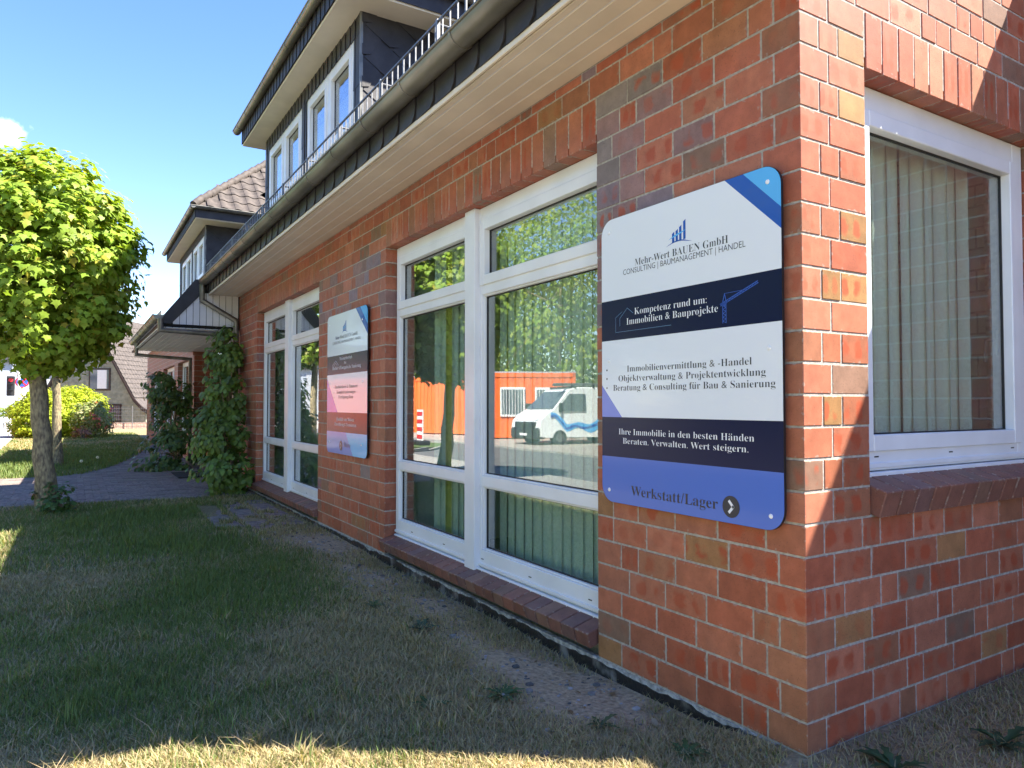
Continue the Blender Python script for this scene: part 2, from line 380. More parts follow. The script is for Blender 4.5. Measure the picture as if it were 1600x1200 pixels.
class MB:
    """collects shapes in world coordinates; build() links them as ONE mesh object"""
    def __init__(s): s.V = []; s.F = []; s.U = []; s.C = []; s.has = False
    def poly(s, pts, faces, col=None, uv=None):
        b = len(s.V); s.V += [tuple(p) for p in pts]
        for f in faces:
            s.F.append(tuple(b + i for i in f))
            s.C += [col or (1, 1, 1, 1)] * len(f)
            s.U += [(uv[i] if uv else (0, 0)) for i in f]
        if col: s.has = True
        return s
    def box(s, x0, x1, y0, y1, z0, z1, c=0.0, col=None, mtx=None):
        h = ((x1 - x0) / 2, (y1 - y0) / 2, (z1 - z0) / 2); o = ((x0 + x1) / 2, (y0 + y1) / 2, (z0 + z1) / 2)
        if c > 0:
            V, F, U = chamfer(h, min(c, min(h) * .9))
        else:
            V = [(a * h[0], b * h[1], d * h[2]) for a in (-1, 1) for b in (-1, 1) for d in (-1, 1)]
            F = [(0, 1, 3, 2), (4, 6, 7, 5), (0, 4, 5, 1), (2, 3, 7, 6), (0, 2, 6, 4), (1, 5, 7, 3)]; U = None
        P = [(v[0] + o[0], v[1] + o[1], v[2] + o[2]) for v in V]
        if mtx is not None: P = [tuple(mtx @ Vector(p)) for p in P]
        b = len(s.V); s.V += P
        k = 0
        for f in F:
            s.F.append(tuple(b + i for i in f)); s.C += [col or (1, 1, 1, 1)] * len(f)
            if U: s.U += U[k:k + len(f)]; k += len(f)
            else: s.U += [(0, 0)] * len(f)
        if col: s.has = True
        return s
    def tube(s, pts, r, seg=10, cap=True, r2=None):
        pts = [Vector(p) for p in pts]; n = len(pts); rings = []
        up = Vector((0.31, 0.17, 0.93)).normalized()
        for i, p in enumerate(pts):
            if i == 0: t = (pts[1] - p).normalized()
            elif i == n - 1: t = (p - pts[i - 1]).normalized()
            else: t = ((pts[i + 1] - p).normalized() + (p - pts[i - 1]).normalized()).normalized()
            a = t.cross(up)
            if a.length < 1e-3: a = t.cross(Vector((1, 0, 0)))
            a.normalize(); b = t.cross(a)
            k = 1.0
            if 0 < i < n - 1:
                k = 1 / max(0.5, math.cos((pts[i + 1] - p).angle(p - pts[i - 1]) / 2))
            rr = r if r2 is None else r + (r2 - r) * i / (n - 1)
            if isinstance(r, (list, tuple)): rr = r[i]
            rings.append([p + (a * math.cos(q) + b * math.sin(q)) * rr for q in [2 * math.pi * j / seg for j in range(seg)]])
        P = [v for rg in rings for v in rg]; F = []
        for i in range(n - 1):
            for j in range(seg):
                j2 = (j + 1) % seg
                F.append((i * seg + j, i * seg + j2, (i + 1) * seg + j2, (i + 1) * seg + j))
        if cap: F.append(tuple(range(seg))[::-1]); F.append(tuple((n - 1) * seg + j for j in range(seg)))
        return s.poly(P, F)
    def prism(s, pts, d, col=None):
        """polygon pts pushed along vector d"""
        pts = [Vector(p) for p in pts]; d = Vector(d); n = len(pts)
        F = [tuple(range(n)), tuple(range(n, 2 * n))[::-1]] + [(i, i + n, (i + 1) % n + n, (i + 1) % n) for i in range(n)]
        nn = Vector((0, 0, 0))
        for i in range(n): nn += pts[i].cross(pts[(i + 1) % n])
        if nn.dot(d) > 0: F = [f[::-1] for f in F]
        return s.poly(pts + [p + d for p in pts], F, col)
    def build(s, name, m, parent=None, smooth=False, uv=False, loc=(0, 0, 0)):
        me = _mesh(name, s.V, s.F, [MT[m] if isinstance(m, str) else m], uv=s.U if uv else None, col=s.C if s.has else None, smooth=smooth)
        return link(name, me, parent, loc)

WL = {}
def link(name, me, parent=None, loc=(0, 0, 0)):
    o = bpy.data.objects.new(name, me); COL.objects.link(o)
    w = Vector(loc)
    if parent is not None:
        o.parent = parent; o.location = w - WL[parent.name]
    else: o.location = w
    WL[o.name] = w
    return o
def empty(name, loc):
    return link(name, None, None, loc)
def tag(o, label=None, cat=None, group=None, kind=None):
    if label: o['label'] = label
    if cat: o['category'] = cat
    if group: o['group'] = group
    if kind: o['kind'] = kind
    return o
def smooth_by_angle(o, ang=40):
    me = o.data
    me.polygons.foreach_set('use_smooth', [True] * len(me.polygons))
    try: me.set_sharp_from_angle(angle=R(ang))
    except Exception: pass
    return o

def clip(poly, a, b, c):
    """keep a*y+b*z<=c"""
    out = []
    for i in range(len(poly)):
        p, q = poly[i], poly[(i + 1) % len(poly)]; dp, dq = a * p[0] + b * p[1] - c, a * q[0] + b * q[1] - c
        if dp <= 0: out.append(p)
        if dp * dq < 0: t = dp / (dp - dq); out.append((p[0] + t * (q[0] - p[0]), p[1] + t * (q[1] - p[1])))
    return out
# camera maths, used only to choose which bricks show largest
FW = np.array([math.sin(YAW) * math.cos(PITCH), math.cos(YAW) * math.cos(PITCH), math.sin(PITCH)])
RT = np.array([math.cos(YAW), -math.sin(YAW), 0.0]); UP = np.cross(RT, FW); CP = np.array(CAM)
def proj(p):
    d = np.asarray(p, float) - CP; w = d @ FW
    return (800 + FPX * (d @ RT) / w, 600 - FPX * (d @ UP) / w) if w > .1 else (-9999, -9999)

def vnoise(x, y, s, seed):
    """smooth value noise in [0,1]"""
    r = np.random.default_rng(seed); G = r.random((128, 128))
    u = np.asarray(x) * s + 37.3; v = np.asarray(y) * s + 11.7
    i = np.floor(u).astype(int); j = np.floor(v).astype(int); fx = u - i; fy = v - j
    fx = fx * fx * (3 - 2 * fx); fy = fy * fy * (3 - 2 * fy)
    g = lambda a, b: G[a % 128, b % 128]
    return (g(i, j) * (1 - fx) + g(i + 1, j) * fx) * (1 - fy) + (g(i, j + 1) * (1 - fx) + g(i + 1, j + 1) * fx) * fy

# ================================================================== GROUND
def ground_z(x, y):
    x = np.asarray(x, float); y = np.asarray(y, float)
    base = -0.05 * np.clip((-x + y * 0.35 - 0.02) / 0.35, 0, 1)      # lawn lies a little below the first course, flush at the corner
    base = base - 0.035 * np.exp(-((x + .05) / .3) ** 2) * np.clip((y - .25) / .3, 0, 1) * np.clip((5 - y) / 1, 0, 1)
    b = (vnoise(x, y, 2.3, 1) - .5) * 0.03 + (vnoise(x, y, 7.0, 2) - .5) * 0.014
    flat = np.clip((9.4 - y) / 0.6, 0, 1) * np.clip((x + 3.6) / 0.4, 0, 1)
    base = base - .45 * np.clip((-x - 5.0) / 5, 0, 1)
    return base + b * flat * np.where((x > 0) & (y > 0), 0, 1)

def green(x, y):
    """0 dry straw .. 1 fresh green"""
    g = 0.55 * vnoise(x, y, 0.9, 5) + 0.30 * vnoise(x, y, 2.6, 6) + 0.15 * vnoise(x, y, 7, 8)
    g = g - 0.30
    for cx, cy, r, a in ((-1.25, 5.2, 1.0, .55), (-1.6, 6.8, 1.1, .5), (-1.05, 3.3, .6, .42), (-2.15, 2.1, .55, .45), (-2.4, 3.0, .8, .3), (-2.0, 8.3, 1.3, .5), (-1.3, 4.2, .7, .4),
                         (-2.7, 15.5, 3.0, .5), (-2.3, 19, 4.0, .45), (-1.7, 2.7, .45, .25)):
        g = g + .72 * a * np.exp(-((x - cx) ** 2 + (y - cy) ** 2) / r ** 2)
    g = g - 0.55 * np.exp(-((x + 0.15) / 0.75) ** 2) * np.clip((9 - y) / 1, 0, 1)
    g = g - 0.06 * np.clip((1.9 - y) / .5, 0, 1)
    g = np.where(y > 11, g + .12, g)
    return np.clip(g, 0, 1)

def bare(x, y):
    """bare sandy soil along the wall"""
    b = np.exp(-((x + 0.28) / 0.34) ** 2) * np.clip((6.2 - y) / .6, 0, 1) * np.clip((y - .35) / .5, 0, 1)
    b = b * (0.45 + 0.9 * vnoise(x, y, 2.2, 21))
    return np.clip(b * 1.25 - 0.12 + .25 * (vnoise(x, y, 9, 22) - .5), 0, 1)

def grid_lines(a, b, s0, lo, hi, g=1.35):
    c = list(np.arange(a, b, s0)); st = s0; x = b
    while x < hi: c.append(x); st *= g; x += st
    c.append(hi); st = s0; x = a - s0; left = []
    while x > lo: left.append(x); st *= g; x -= st
    left.append(lo)
    return np.array(left[::-1] + c)
gx = grid_lines(-4.3, 2.6, 0.07, -700, 700); gy = grid_lines(-1.6, 12, 0.07, -700, 900, 1.12)
GX, GY = np.meshgrid(gx, gy, indexing='ij')
GZ = ground_z(GX, GY)
nx, ny = len(gx), len(gy)
V = np.stack([GX.ravel(), GY.ravel(), GZ.ravel()], 1)
ii, jj = np.meshgrid(np.arange(nx - 1), np.arange(ny - 1), indexing='ij')
a = (ii * ny + jj).ravel(); F = np.stack([a, a + ny, a + ny + 1, a + 1], 1)
me = bpy.data.meshes.new('lawn'); me.vertices.add(len(V)); me.vertices.foreach_set('co', V.astype(np.float32).ravel())
me.loops.add(F.size); me.loops.foreach_set('vertex_index', F.ravel().astype(np.int32))
me.polygons.add(len(F)); me.polygons.foreach_set('loop_start', np.arange(0, F.size, 4, dtype=np.int32)); me.polygons.foreach_set('loop_total', np.full(len(F), 4, dtype=np.int32))
me.update(calc_edges=True)
g_ = green(V[:, 0], V[:, 1])[:, None]; b_ = bare(V[:, 0], V[:, 1])[:, None]
dryc = np.array([.28, .215, .125]); grn = np.array([.11, .125, .05]); snd = np.array([.37, .285, .18])
cc = dryc * (1 - g_) + grn * g_; cc = cc * (1 - b_) + snd * b_
ca = me.color_attributes.new('col', 'FLOAT_COLOR', 'POINT')
ca.data.foreach_set('color', np.concatenate([cc, np.ones((len(cc), 1))], 1).astype(np.float32).ravel())
me.materials.append(MT['soil']); me.polygons.foreach_set('use_smooth', [True] * len(F))
tag(link('lawn', me), kind='structure')

def edge(y): return -3.75 - 0.022 * y           # where the lawn meets the pavement
def strip(name, m, f0, f1, z, ys, kind='structure', thick=0.12, z1=None):
    b = MB(); P = []
    for y in ys: P += [(f0(y), y, z), (f1(y), y, z if z1 is None else z1)]
    n = len(ys); F = [(2 * i, 2 * i + 2, 2 * i + 3, 2 * i + 1) for i in range(n - 1)]
    Q = [(p[0], p[1], p[2] - thick) for p in P]
    F2 = [(2 * n + 2 * i, 2 * n + 2 * i + 2, 2 * i + 2, 2 * i) for i in range(n - 1)] + [(2 * i + 1, 2 * i + 3, 2 * n + 2 * i + 3, 2 * n + 2 * i + 1) for i in range(n - 1)]
    if f0(0) > f1(0): pass
    else: F = [f[::-1] for f in F]; F2 = [f[::-1] for f in F2]
    b.poly(P + Q, F + F2)
    return tag(b.build(name, m), kind=kind)
ys = list(range(-60, 140, 10))
strip('pavement', 'kerb', lambda y: edge(y), lambda y: edge(y) - 0.85, 0.0, ys)
strip('road', 'asphalt', lambda y: edge(y) - 1.0, lambda y: -10.9, -0.035, ys, thick=.02, z1=-.30)
strip('kerb', 'kerb', lambda y: edge(y) - .85, lambda y: edge(y) - 1.0, 0.006, ys)
strip('kerb', 'kerb', lambda y: -10.9, lambda y: -11.05, -.24, ys)
strip('parking_strip', mat('pale_paving', (0.33, 0.29, 0.25), 0.9, var=0.25, scale=6), lambda y: -11.05, lambda y: -60, -.27, ys)
ga = MB()
A = [(-5.4, 17.2), (-6.6, 18.4), (-8.4, 20.6), (-9.7, 22.8), (-10.2, 24.4), (-10.0, 26), (-9.2, 27.5), (-7.5, 29), (-5.6, 29.5)]
ga.prism([(p[0], p[1], 0.04 - .055 * (-4.6 - p[0])) for p in A], (0, 0, -0.14))
kb = MB(); [kb.box(-.5, .5, -.06, .06, -.1, .05, mtx=Matrix.Translation((( p[0] + q[0]) / 2, (p[1] + q[1]) / 2, .045 - .055 * (-4.6 - (p[0] + q[0]) / 2))) @ Matrix.Rotation(math.atan2(q[1] - p[1], q[0] - p[0]), 4, 'Z') @ Matrix.Diagonal((math.hypot(q[0] - p[0], q[1] - p[1]) * 1.03, 1, 1, 1))) for p, q in zip(A[:-1], A[1:])]
tag(kb.build('verge_kerb', 'kerb'), kind='structure')
tag(ga.build('verge', mat('verge_grass', (0.07, 0.12, 0.03), 0.9, var=0.5, scale=9)), kind='structure')

# ------------------------------------------------------------------ brick path
def in_path(x, y):
    if x < edge(y) or x > -0.02: return False
    if y < 9.75 - 0.10 * (x + 2): return False
    far = 14.2 + (3.6 * max(0, (x + 2.6) / 1.3) ** 1.8 if x > -2.6 else 0)
    return y < min(far, 27)
def in_door(x, y): return -0.02 <= x < 1.02 and 11.2 < y < 16.45
path = tag(MB().box(-3.9, 0, 9.8, 14.0, -0.09, -0.075).build('paved_path', 'soil'), kind='structure')
bpy.data.objects.remove(path)
pb = MB()
P = []
cells = []
for j in range(int((27 - 9.4) / 0.106)):
    for i in range(int(5.6 / 0.206)):
        x = -4.5 + i * 0.206 + (0.103 if j % 2 else 0); y = 9.45 + j * 0.106
        if in_path(x + .1, y + .05) or in_door(x + .1, y + .05): cells.append((x, y))
pb.prism([(edge(9.5), 9.62, -0.034), (edge(14.2), 14.3, -0.034), (-2.6, 14.3, -0.034), (-1.5, 16.4, -0.034), (-1.15, 20, -.034), (-1.1, 27, -0.034), (1.02, 27, -0.034), (1.02, 9.6, -0.034)], (0, 0, -0.08))
path = tag(pb.build('paved_path', mat('path_sand', (0.12, 0.105, 0.085), 0.95, var=0.4, scale=20)), kind='structure')
V_, F_, U_ = chamfer((0.1, 0.05, 0.02), 0.006)
pav_mesh = _mesh('paver', V_, F_, [mat('paver_single', (0.215, 0.165, 0.145), 0.85, var=0.35, scale=25, bump=0.3, bscale=90)])
rest = MB(); cnt = 0
cells.sort(key=lambda c: (c[1] > 12.4, random.random()))
for (x, y) in cells:
    z = -0.045 + random.uniform(-.003, .003)
    if cnt < 290 and y < 12.4 and -3.6 < x < 0.0:
        o = link('paver', pav_mesh, path, (x + .1, y + .05, z)); o.rotation_euler = (random.uniform(-.01, .01), random.uniform(-.01, .01), random.uniform(-.015, .015)); cnt += 1
    else:
        k = random.uniform(.75, 1.2); c = (0.215 * k, 0.165 * k * random.uniform(.95, 1.1), 0.145 * k, 1)
        rest.box(x, x + .2, y, y + .1, z - .02, z + .02, 0, c)
tag(rest.build('paver_field', 'paver_attr', path), kind='stuff')

# slabs in front of the far window, half overgrown
sl = [(-1.05, -0.72, 6.75, 8.9), (-0.70, -0.38, 6.35, 8.9), (-0.36, -0.06, 6.6, 9.0)]
slabs = tag(MB().box(-1.06, -.06, 6.6, 9.0, -.09, -.058).build('slab_bed', mat('slab_bed_sand', (0.11, 0.09, 0.07), 0.95, var=.4, scale=20)), kind='structure')
for x0, x1, y0, y1 in sl:
    y = y0
    while y < y1 - .1:
        ln = min(random.choice((.49, .49, .33)), y1 - y)
        MB().box(x0, x1 - .008, y, y + ln - .01, -.07, -.046 + random.uniform(-.004, .006), .006).build('slab', mat('paving_slab', (random.uniform(.17, .24), .155, .135), .9, var=.3, scale=14, bump=.4, bscale=60), slabs)
        y += ln

# ================================================================== OFFICE BUILDING
bld = tag(empty('office_building', (0, 0, 0)), 'long red brick office building with white windows, slate dormers and zinc gutters', 'building')
SY = 1.02                                # slight stretch of the modular brick along the front
PAL = [((.345, .120, .068), 5), ((.330, .098, .054), 4), ((.295, .122, .068), 2.4), ((.295, .145, .064), .5), ((.210, .122, .084), .6), ((.375, .138, .082), 2.4)]
GREY = [((.21, .155, .175), 1.3), ((.20, .16, .15), .6), ((.24, .14, .13), 1.2)]
def pick(pal):
    t = random.uniform(0, sum(w for _, w in pal))
    for c, w in pal:
        t -= w
        if t <= 0: break
    k = random.uniform(.86, 1.14)
    return (c[0] * k, c[1] * k, c[2] * k)

bricks = []      # (x0,x1,y0,y1,z0,z1,rgba, face)
J = 0.0095
def fill_row(L, s, start, end, scale=1.0):
    """split length L (joint centres at both ends) into bricks"""
    out = []; a = 0.0; first = True
    while a < L - 1e-4:
        rem = L - a
        if first and start: w = start * scale
        else: w = (0.125 if random.random() < .24 else 0.25) * scale
        first = False
        if rem < 0.40 * scale:
            if rem <= 0.26 * scale: w = rem
            else: w = rem - (0.125 if random.random() < .5 else .185) * scale if rem > .3 * scale else rem / 2
        out.append((a, a + w)); a += w
    return out

def lay(face, a0, a1, k, z0, z1, start, scale, end_flush0=True, end_flush1=True, pal=PAL, depth=0.115, off=0.0, zone=None):
    """one course between a0 and a1. face 'L': along +y at x=0; 'R': along +x at y=off"""
    seq = fill_row(a1 - a0, scale, start, None, scale)
    for i, (u, v) in enumerate(seq):
        u += a0 + (0 if (i == 0 and end_flush0) else J / 2); v += a0 - (0 if (i == len(seq) - 1 and end_flush1) else J / 2)
        rgb = pick(pal)
        if zone:
            q = zone((u + v) / 2, (z0 + z1) / 2)
            if random.random() < q: rgb = pick(GREY)
        d = random.uniform(-.0015, .0015)
        al = random.random()
        if face == 'L': bricks.append([d, depth, u, v, z0, z1, (*rgb, al), 'L'])
        else: bricks.append([u, v, off + d, off + depth, z0, z1, (*rgb, al), 'R'])

P1, P2a, P2b, P3a, P3b = 1.265, 4.325, 6.39, 9.68, 11.1
def greyzone(y, z):
    if 1.8 < z < 2.95 and .80 < y < 1.3: return .85
    if 2.0 < z < 3.0 and .3 < y < 1.0: return .25
    if 2.15 < z < 2.75 and 4.3 < y < 6.4: return .42
    return .02
SOF = 3.18
for k in range(26):
    z0 = k * .125 + J / 2; z1 = min((k + 1) * .125 - J / 2, SOF - .002)
    even = k % 2 == 0
    # the corner brick: a three-quarter bat seen on both faces
    rgb = pick(PAL); ca_, cb_ = (0.115, 0.175 * SY) if even else (0.175, 0.115 * SY)
    bricks.append([0, ca_, 0, cb_, z0, z1, (*rgb, random.random()), 'C'])
    s0 = cb_ + J / 2
    if k <= 23:
        lay('L', s0, P1, k, z0, z1, None, SY, False, True, zone=greyzone)
        lay('L', P2a, P2b, k, z0, z1, .18 if even else .125, SY, zone=greyzone)
        lay('L', P3a, P3b, k, z0, z1, .18 if even else .125, SY, zone=greyzone)
    else:
        lay('L', s0, P3b, k, z0, z1, None, SY, False, True, zone=greyzone)
W0, W1 = 0.43, 2.05
for k in range(36):
    z0 = k * .125 + J / 2; z1 = (k + 1) * .125 - J / 2
    even = k % 2 == 0
    if k > 25: s0 = 0
    else: s0 = (0.115 if even else 0.175) + J / 2
    if k <= 6 or k >= 24: lay('R', s0, 2.9, k, z0, z1, (.18 if even else .25) if k > 25 else None, 1.0, k > 25, True)
    else:
        # jamb of the window: two headers + bat, or a full brick
        c = s0 - J / 2
        if even: 
            for u, v in ((c + J, c + J + .115), (c + 2 * J + .115, .425)): bricks.append([u, v, random.uniform(-.0015, .0015), .115, z0, z1, (*pick([((.28, .15, .06), 1), ((.30, .105, .055), 1)]), random.random()), 'R'])
        else: bricks.append([c + J, .425, random.uniform(-.0015, .0015), .115, z0, z1, (*pick(PAL), random.random()), 'R'])
        lay('R', W1, 2.9, k, z0, z1, .18 if even else .125, 1.0)
# far side of the entrance recess
rec0 = len(bricks)
for k in range(20):
    lay('R', 0.0, 1.1, k, k * .125 + J / 2, (k + 1) * .125 - J / 2, .18 if k % 2 else .25, 1.0, off=16.5)

wallF = MB()      # mortar core of the front and of the gable side
m_ = 0.003
for y0, y1 in ((m_, P1 - m_), (P2a + m_, P2b - m_), (P3a + m_, P3b - m_)): wallF.box(m_, .30, y0, y1, -.12, 2.80)
wallF.box(m_, .30, m_, P3b - m_, 2.80, SOF + .12)
for y0, y1 in ((P1 - m_, P2a + m_), (P2b - m_, P3a + m_)): wallF.box(.10, .30, y0, y1, -.12, .15)
wallF = wallF.build('brick_wall', 'mortar', bld)
wallS = MB()
wallS.box(.30, 3.0, m_, .30, -.12, .88); wallS.box(.30, W0 - m_, m_, .30, .88, 2.80); wallS.box(W1 + m_, 3.0, m_, .30, .88, 2.80); wallS.box(.30, 3.0, m_, .30, 2.80, 4.5)
wallS.box(m_, .30, m_, .30, SOF + .12, 4.5)
wallS = wallS.build('brick_wall', 'mortar', bld)
wallE = MB().box(.006, 1.1, 16.506, 16.7, -.1, 2.5).build('brick_wall', 'mortar', bld)

def area(b):
    x0, x1, y0, y1, z0, z1 = b[:6]; s = 0
    if b[7] in 'LC': q = [(x0, y0, z0), (x0, y1, z0), (x0, y1, z1), (x0, y0, z1)]; s += parea(q)
    if b[7] in 'RC': q = [(x0, y0, z0), (x1, y0, z0), (x1, y0, z1), (x0, y0, z1)]; s += parea(q)
    return s
def parea(q):
    pr_ = [proj(p) for p in q]
    c = np.mean(pr_, 0)
    if not (-10 < c[0] < 1610 and -10 < c[1] < 1210): return 0
    return abs(sum(pr_[i][0] * pr_[(i + 1) % 4][1] - pr_[(i + 1) % 4][0] * pr_[i][1] for i in range(4))) / 2
order = sorted(range(len(bricks)), key=lambda i: -area(bricks[i]))
single = set(order[:300])
cache = {}
fieldF, fieldS, fieldE = MB(), MB(), MB()
for i, b in enumerate(bricks):
    x0, x1, y0, y1, z0, z1, rgba, fc = b
    if i in single:
        key = tuple(round(v, 2) for v in (x1 - x0, y1 - y0, z1 - z0))
        h = (x1 - x0) / 2, (y1 - y0) / 2, (z1 - z0) / 2
        kk = (key, random.randrange(3))
        if kk not in cache:
            V, F, U = chamfer(h, random.choice((.0015, .002, .0026)))
            cache[kk] = _mesh('brick', V, F, [MT['brick']], uv=U)
        o = link('brick', cache[kk], wallF if fc != 'R' else wallS, ((x0 + x1) / 2, (y0 + y1) / 2, (z0 + z1) / 2))
        o.scale = [h[q] * 2 / max(1e-6, 2 * max(abs(v.co[q]) for v in cache[kk].vertices)) for q in range(3)]
        o.color = rgba
    else:
        (fieldE if i >= rec0 else fieldF if fc == 'L' else fieldS).box(x0, x1, y0, y1, z0, z1, .002, rgba)
for fld, w in ((fieldF, wallF), (fieldS, wallS), (fieldE, wallE)):
    tag(fld.build('brick_field', 'brick_attr', w, uv=True), kind='stuff')

# soldier courses over the openings
lint = MB().box(.02, .1, P1 + .01, P2a - .01, 2.757, 2.99).build('lintel', 'mortar', bld)
def soldiers(face, a0, a1, par):
    n = round((a1 - a0) / .1265); w = (a1 - a0) / n
    for i in range(n):
        u, v = a0 + i * w + J / 2, a0 + (i + 1) * w - J / 2
        d = random.uniform(-.002, .001)
        if face == 'L': x0, x1, y0, y1 = d, .115, u, v
        else: x0, x1, y0, y1 = u, v, d, .115
        V, F, U = chamfer(((x1 - x0) / 2, (y1 - y0) / 2, .12), .003)
        me = _mesh('lintel_brick', V, F, [MT['brick']], uv=U)
        o = link('lintel_brick', me, par, ((x0 + x1) / 2, (y0 + y1) / 2, 2.75 + .124))
        o.color = (*pick(PAL), random.random())
soldiers('L', P1 + .004, P2a - .004, lint)
lint2 = MB().box(.02, .1, P2b + .01, P3a - .01, 2.757, 2.99).build('lintel', 'mortar', bld)
soldiers('L', P2b + .004, P3a - .004, lint2)
lint3 = MB().box(W0 + .01, W1 - .01, .02, .1, 2.757, 2.99).build('lintel', 'mortar', bld)
soldiers('R', W0 + .002, W1 - .002, lint3)

# sloping brick sills
SILL = [((.225, .098, .072), 3), ((.19, .088, .068), 3), ((.20, .11, .082), 1), ((.16, .086, .078), 1.5)]
def sill(face, a0, a1, zf, zb, out, back, hgt):
    """rolled course: front top edge at zf, back at zb"""
    n = round((a1 - a0) / .1255); w = (a1 - a0) / n
    ang = math.atan2(zb - zf, back + out); ln = (back + out) / math.cos(ang)
    bed = MB()
    if face == 'L': bed.box(-out + .02, back, a0 + .05, a1 - .05, zf - hgt + .02, zf - .02)
    else: bed.box(a0 + .05, a1 - .05, -out + .02, back, zf - hgt + .02, zf - .02)
    par = bed.build('window_sill', 'mortar', bld)
    V, F, U = chamfer((ln / 2, w / 2 - .0045, hgt / 2), .004)
    V = [(v[0], v[1], v[2]) for v in V]
    me = _mesh('sill_brick', V, F, [MT['brick']], uv=U)
    for i in range(n):
        c = a0 + (i + .5) * w; md = (back - out) / 2; mz = (zf + zb) / 2 - hgt / 2 / math.cos(ang)
        if face == 'L':
            o = link('sill_brick', me, par, (md, c, mz)); o.rotation_euler = (random.uniform(-.004, .004), -ang, random.uniform(-.004, .004))
        else:
            o = link('sill_brick', me, par, (c, md, mz)); o.rotation_euler = (0, -ang, math.pi / 2 + random.uniform(-.004, .004))
        o.color = (*pick(SILL), random.uniform(0, .35))
    return par
sill('L', P1 + .012, P2a, .128, .185, .05, .16, .085)
sill('L', P2b, P3a, .128, .185, .05, .16, .085)
sill('R', W0, W1, .985, 1.05, .05, .16, .115)

# damp course: flaking black bitumen with bare render showing
bs = MB(); bw = MB()
def strip_pts(fn, y0, y1, step=.03):
    ys_ = np.arange(y0, y1 + 1e-6, step); return [(y, *fn(y)) for y in ys_]
def ribbon(mb, rows, x):
    P = []; 
    for y, lo, hi in rows: P += [(x, y, lo), (x, y, hi), (x + .03, y, hi)]
    n = len(rows); F = []
    for i in range(n - 1):
        b = 3 * i; F += [(b, b + 1, b + 4, b + 3), (b + 1, b + 2, b + 5, b + 4)]
    mb.poly(P, F)
nz = lambda y, s, sd: float(vnoise(np.array(y), np.array(0.0), s, sd)) - .5
rows = strip_pts(lambda y: (-.14, -.006 + .004 * nz(y, 30, 3)), 0.0, P3b)
ribbon(bw, rows, -.004)
rows = strip_pts(lambda y: (-.14, -.020 + .028 * nz(y, 9, 4) + .018 * nz(y, 33, 9)), 0.05, P3b)
ribbon(bs, rows, -.011)
rows2 = strip_pts(lambda y: (-.14, -.045 + .02 * nz(y, 8, 14) + .012 * nz(y, 29, 19)), 0.0, 1.4)
tag(bw.build('plinth', 'render', bld))
tag(bs.build('bitumen_coat', 'bitumen', bld))

# ------------------------------------------------------------------ windows
def fbox(mb, face, a0, a1, d0, d1, z0, z1, c=.004):
    if face == 'L': mb.box(d0, d1, a0, a1, z0, z1, c)
    else: mb.box(a0, a1, d0, d1, z0, z1, c)
def window(face, parent, a0, a1, z0, z1, D, lights, fw=.065, post=None, name='window', strip_=True, glassmat='glass'):
    """outer frame, posts, panes. lights: list of (a0,a1,[(z0,z1,sash?)...]) glass openings"""
    fr = MB()
    A = [l[0] for l in lights] + [l[1] for l in lights]
    root = None
    fr = MB()
    # fill frame as bars between panes
    def bar(u0, u1, w0, w1, d0=D, d1=D + .07): fbox(fr, face, u0, u1, d0, d1, w0, w1)
    ls = sorted(lights, key=lambda q: q[0])
    prev = a0
    for (u0, u1, panes) in ls:
        bar(prev, u0, z0, z1); prev = u1
        ps = sorted(panes, key=lambda q: q[0]); pz = z0
        for (w0, w1, sash) in ps:
            bar(u0, u1, pz, w0); pz = w1
        bar(u0, u1, pz, z1)
    bar(prev, a1, z0, z1)
    root = fr.build(name, 'pvc', parent)
    if strip_:
        s = MB(); fbox(s, face, a0 + .01, a1 - .01, D - .022, D + .02, z0 - .028, z0 - .004); fbox(s, face, a0, a1, D - .012, D + .03, z0 + .012, z0 + .034, .003)
        s.build('drip_rail', 'pvc', root)
        ds = MB()
        for q in np.arange(a0 + .22, a1 - .1, .62): fbox(ds, face, q, q + .032, D - .0015, D + .001, z0 + .058, z0 + .064, 0)
        ds.build('drain_slots', 'gasket', root)
    for (u0, u1, panes) in ls:
        for (w0, w1, sash) in panes:
            s = MB(); t = .052 if sash else .012; dd = D + (-.012 if sash else .012)
            for (p0, p1, q0, q1) in ((u0, u0 + t, w0, w1), (u1 - t, u1, w0, w1), (u0 + t, u1 - t, w0, w0 + t), (u0 + t, u1 - t, w1 - t, w1)):
                fbox(s, face, p0 + (.0 if not sash else -.02 if p0 == u0 else 0), p1 + (.02 if sash and p1 == u1 else 0), dd, D + .055, q0 - (.02 if sash and q0 == w0 else 0), q1 + (.02 if sash and q1 == w1 else 0), .004)
            s.build('sash' if sash else 'glazing_bead', 'pvc', root)
            gk = MB()
            for (p0, p1, q0, q1) in ((u0 + t, u0 + t + .006, w0 + t, w1 - t), (u1 - t - .006, u1 - t, w0 + t, w1 - t), (u0 + t, u1 - t, w0 + t, w0 + t + .006), (u0 + t, u1 - t, w1 - t - .006, w1 - t)):
                fbox(gk, face, p0, p1, D + .034, D + .05, q0, q1, 0)
            gk.build('gasket', 'gasket', root)
            g = MB(); fbox(g, face, u0 + t + .002, u1 - t - .002, D + .040, D + .044, w0 + t + .002, w1 - t - .002, 0)
            g.build('pane', glassmat, root)
    if post:
        s = MB(); fbox(s, face, post[0], post[1], D - .045, D + .01, z0 - .03, z1, .004); s.build('post', 'pvc', root)
    return root
PZ = [(.315 - .012, .74 + .012, False), (.842 - .012, 2.11 + .012, False), (2.26 - .052, 2.585 + .052, True)]
window('L', bld, P1 - .04, P2a - .02, .178, 2.752, .10, [(P1 + .05, 2.715, PZ), (2.91, 4.245, PZ)], post=(2.745, 2.895))
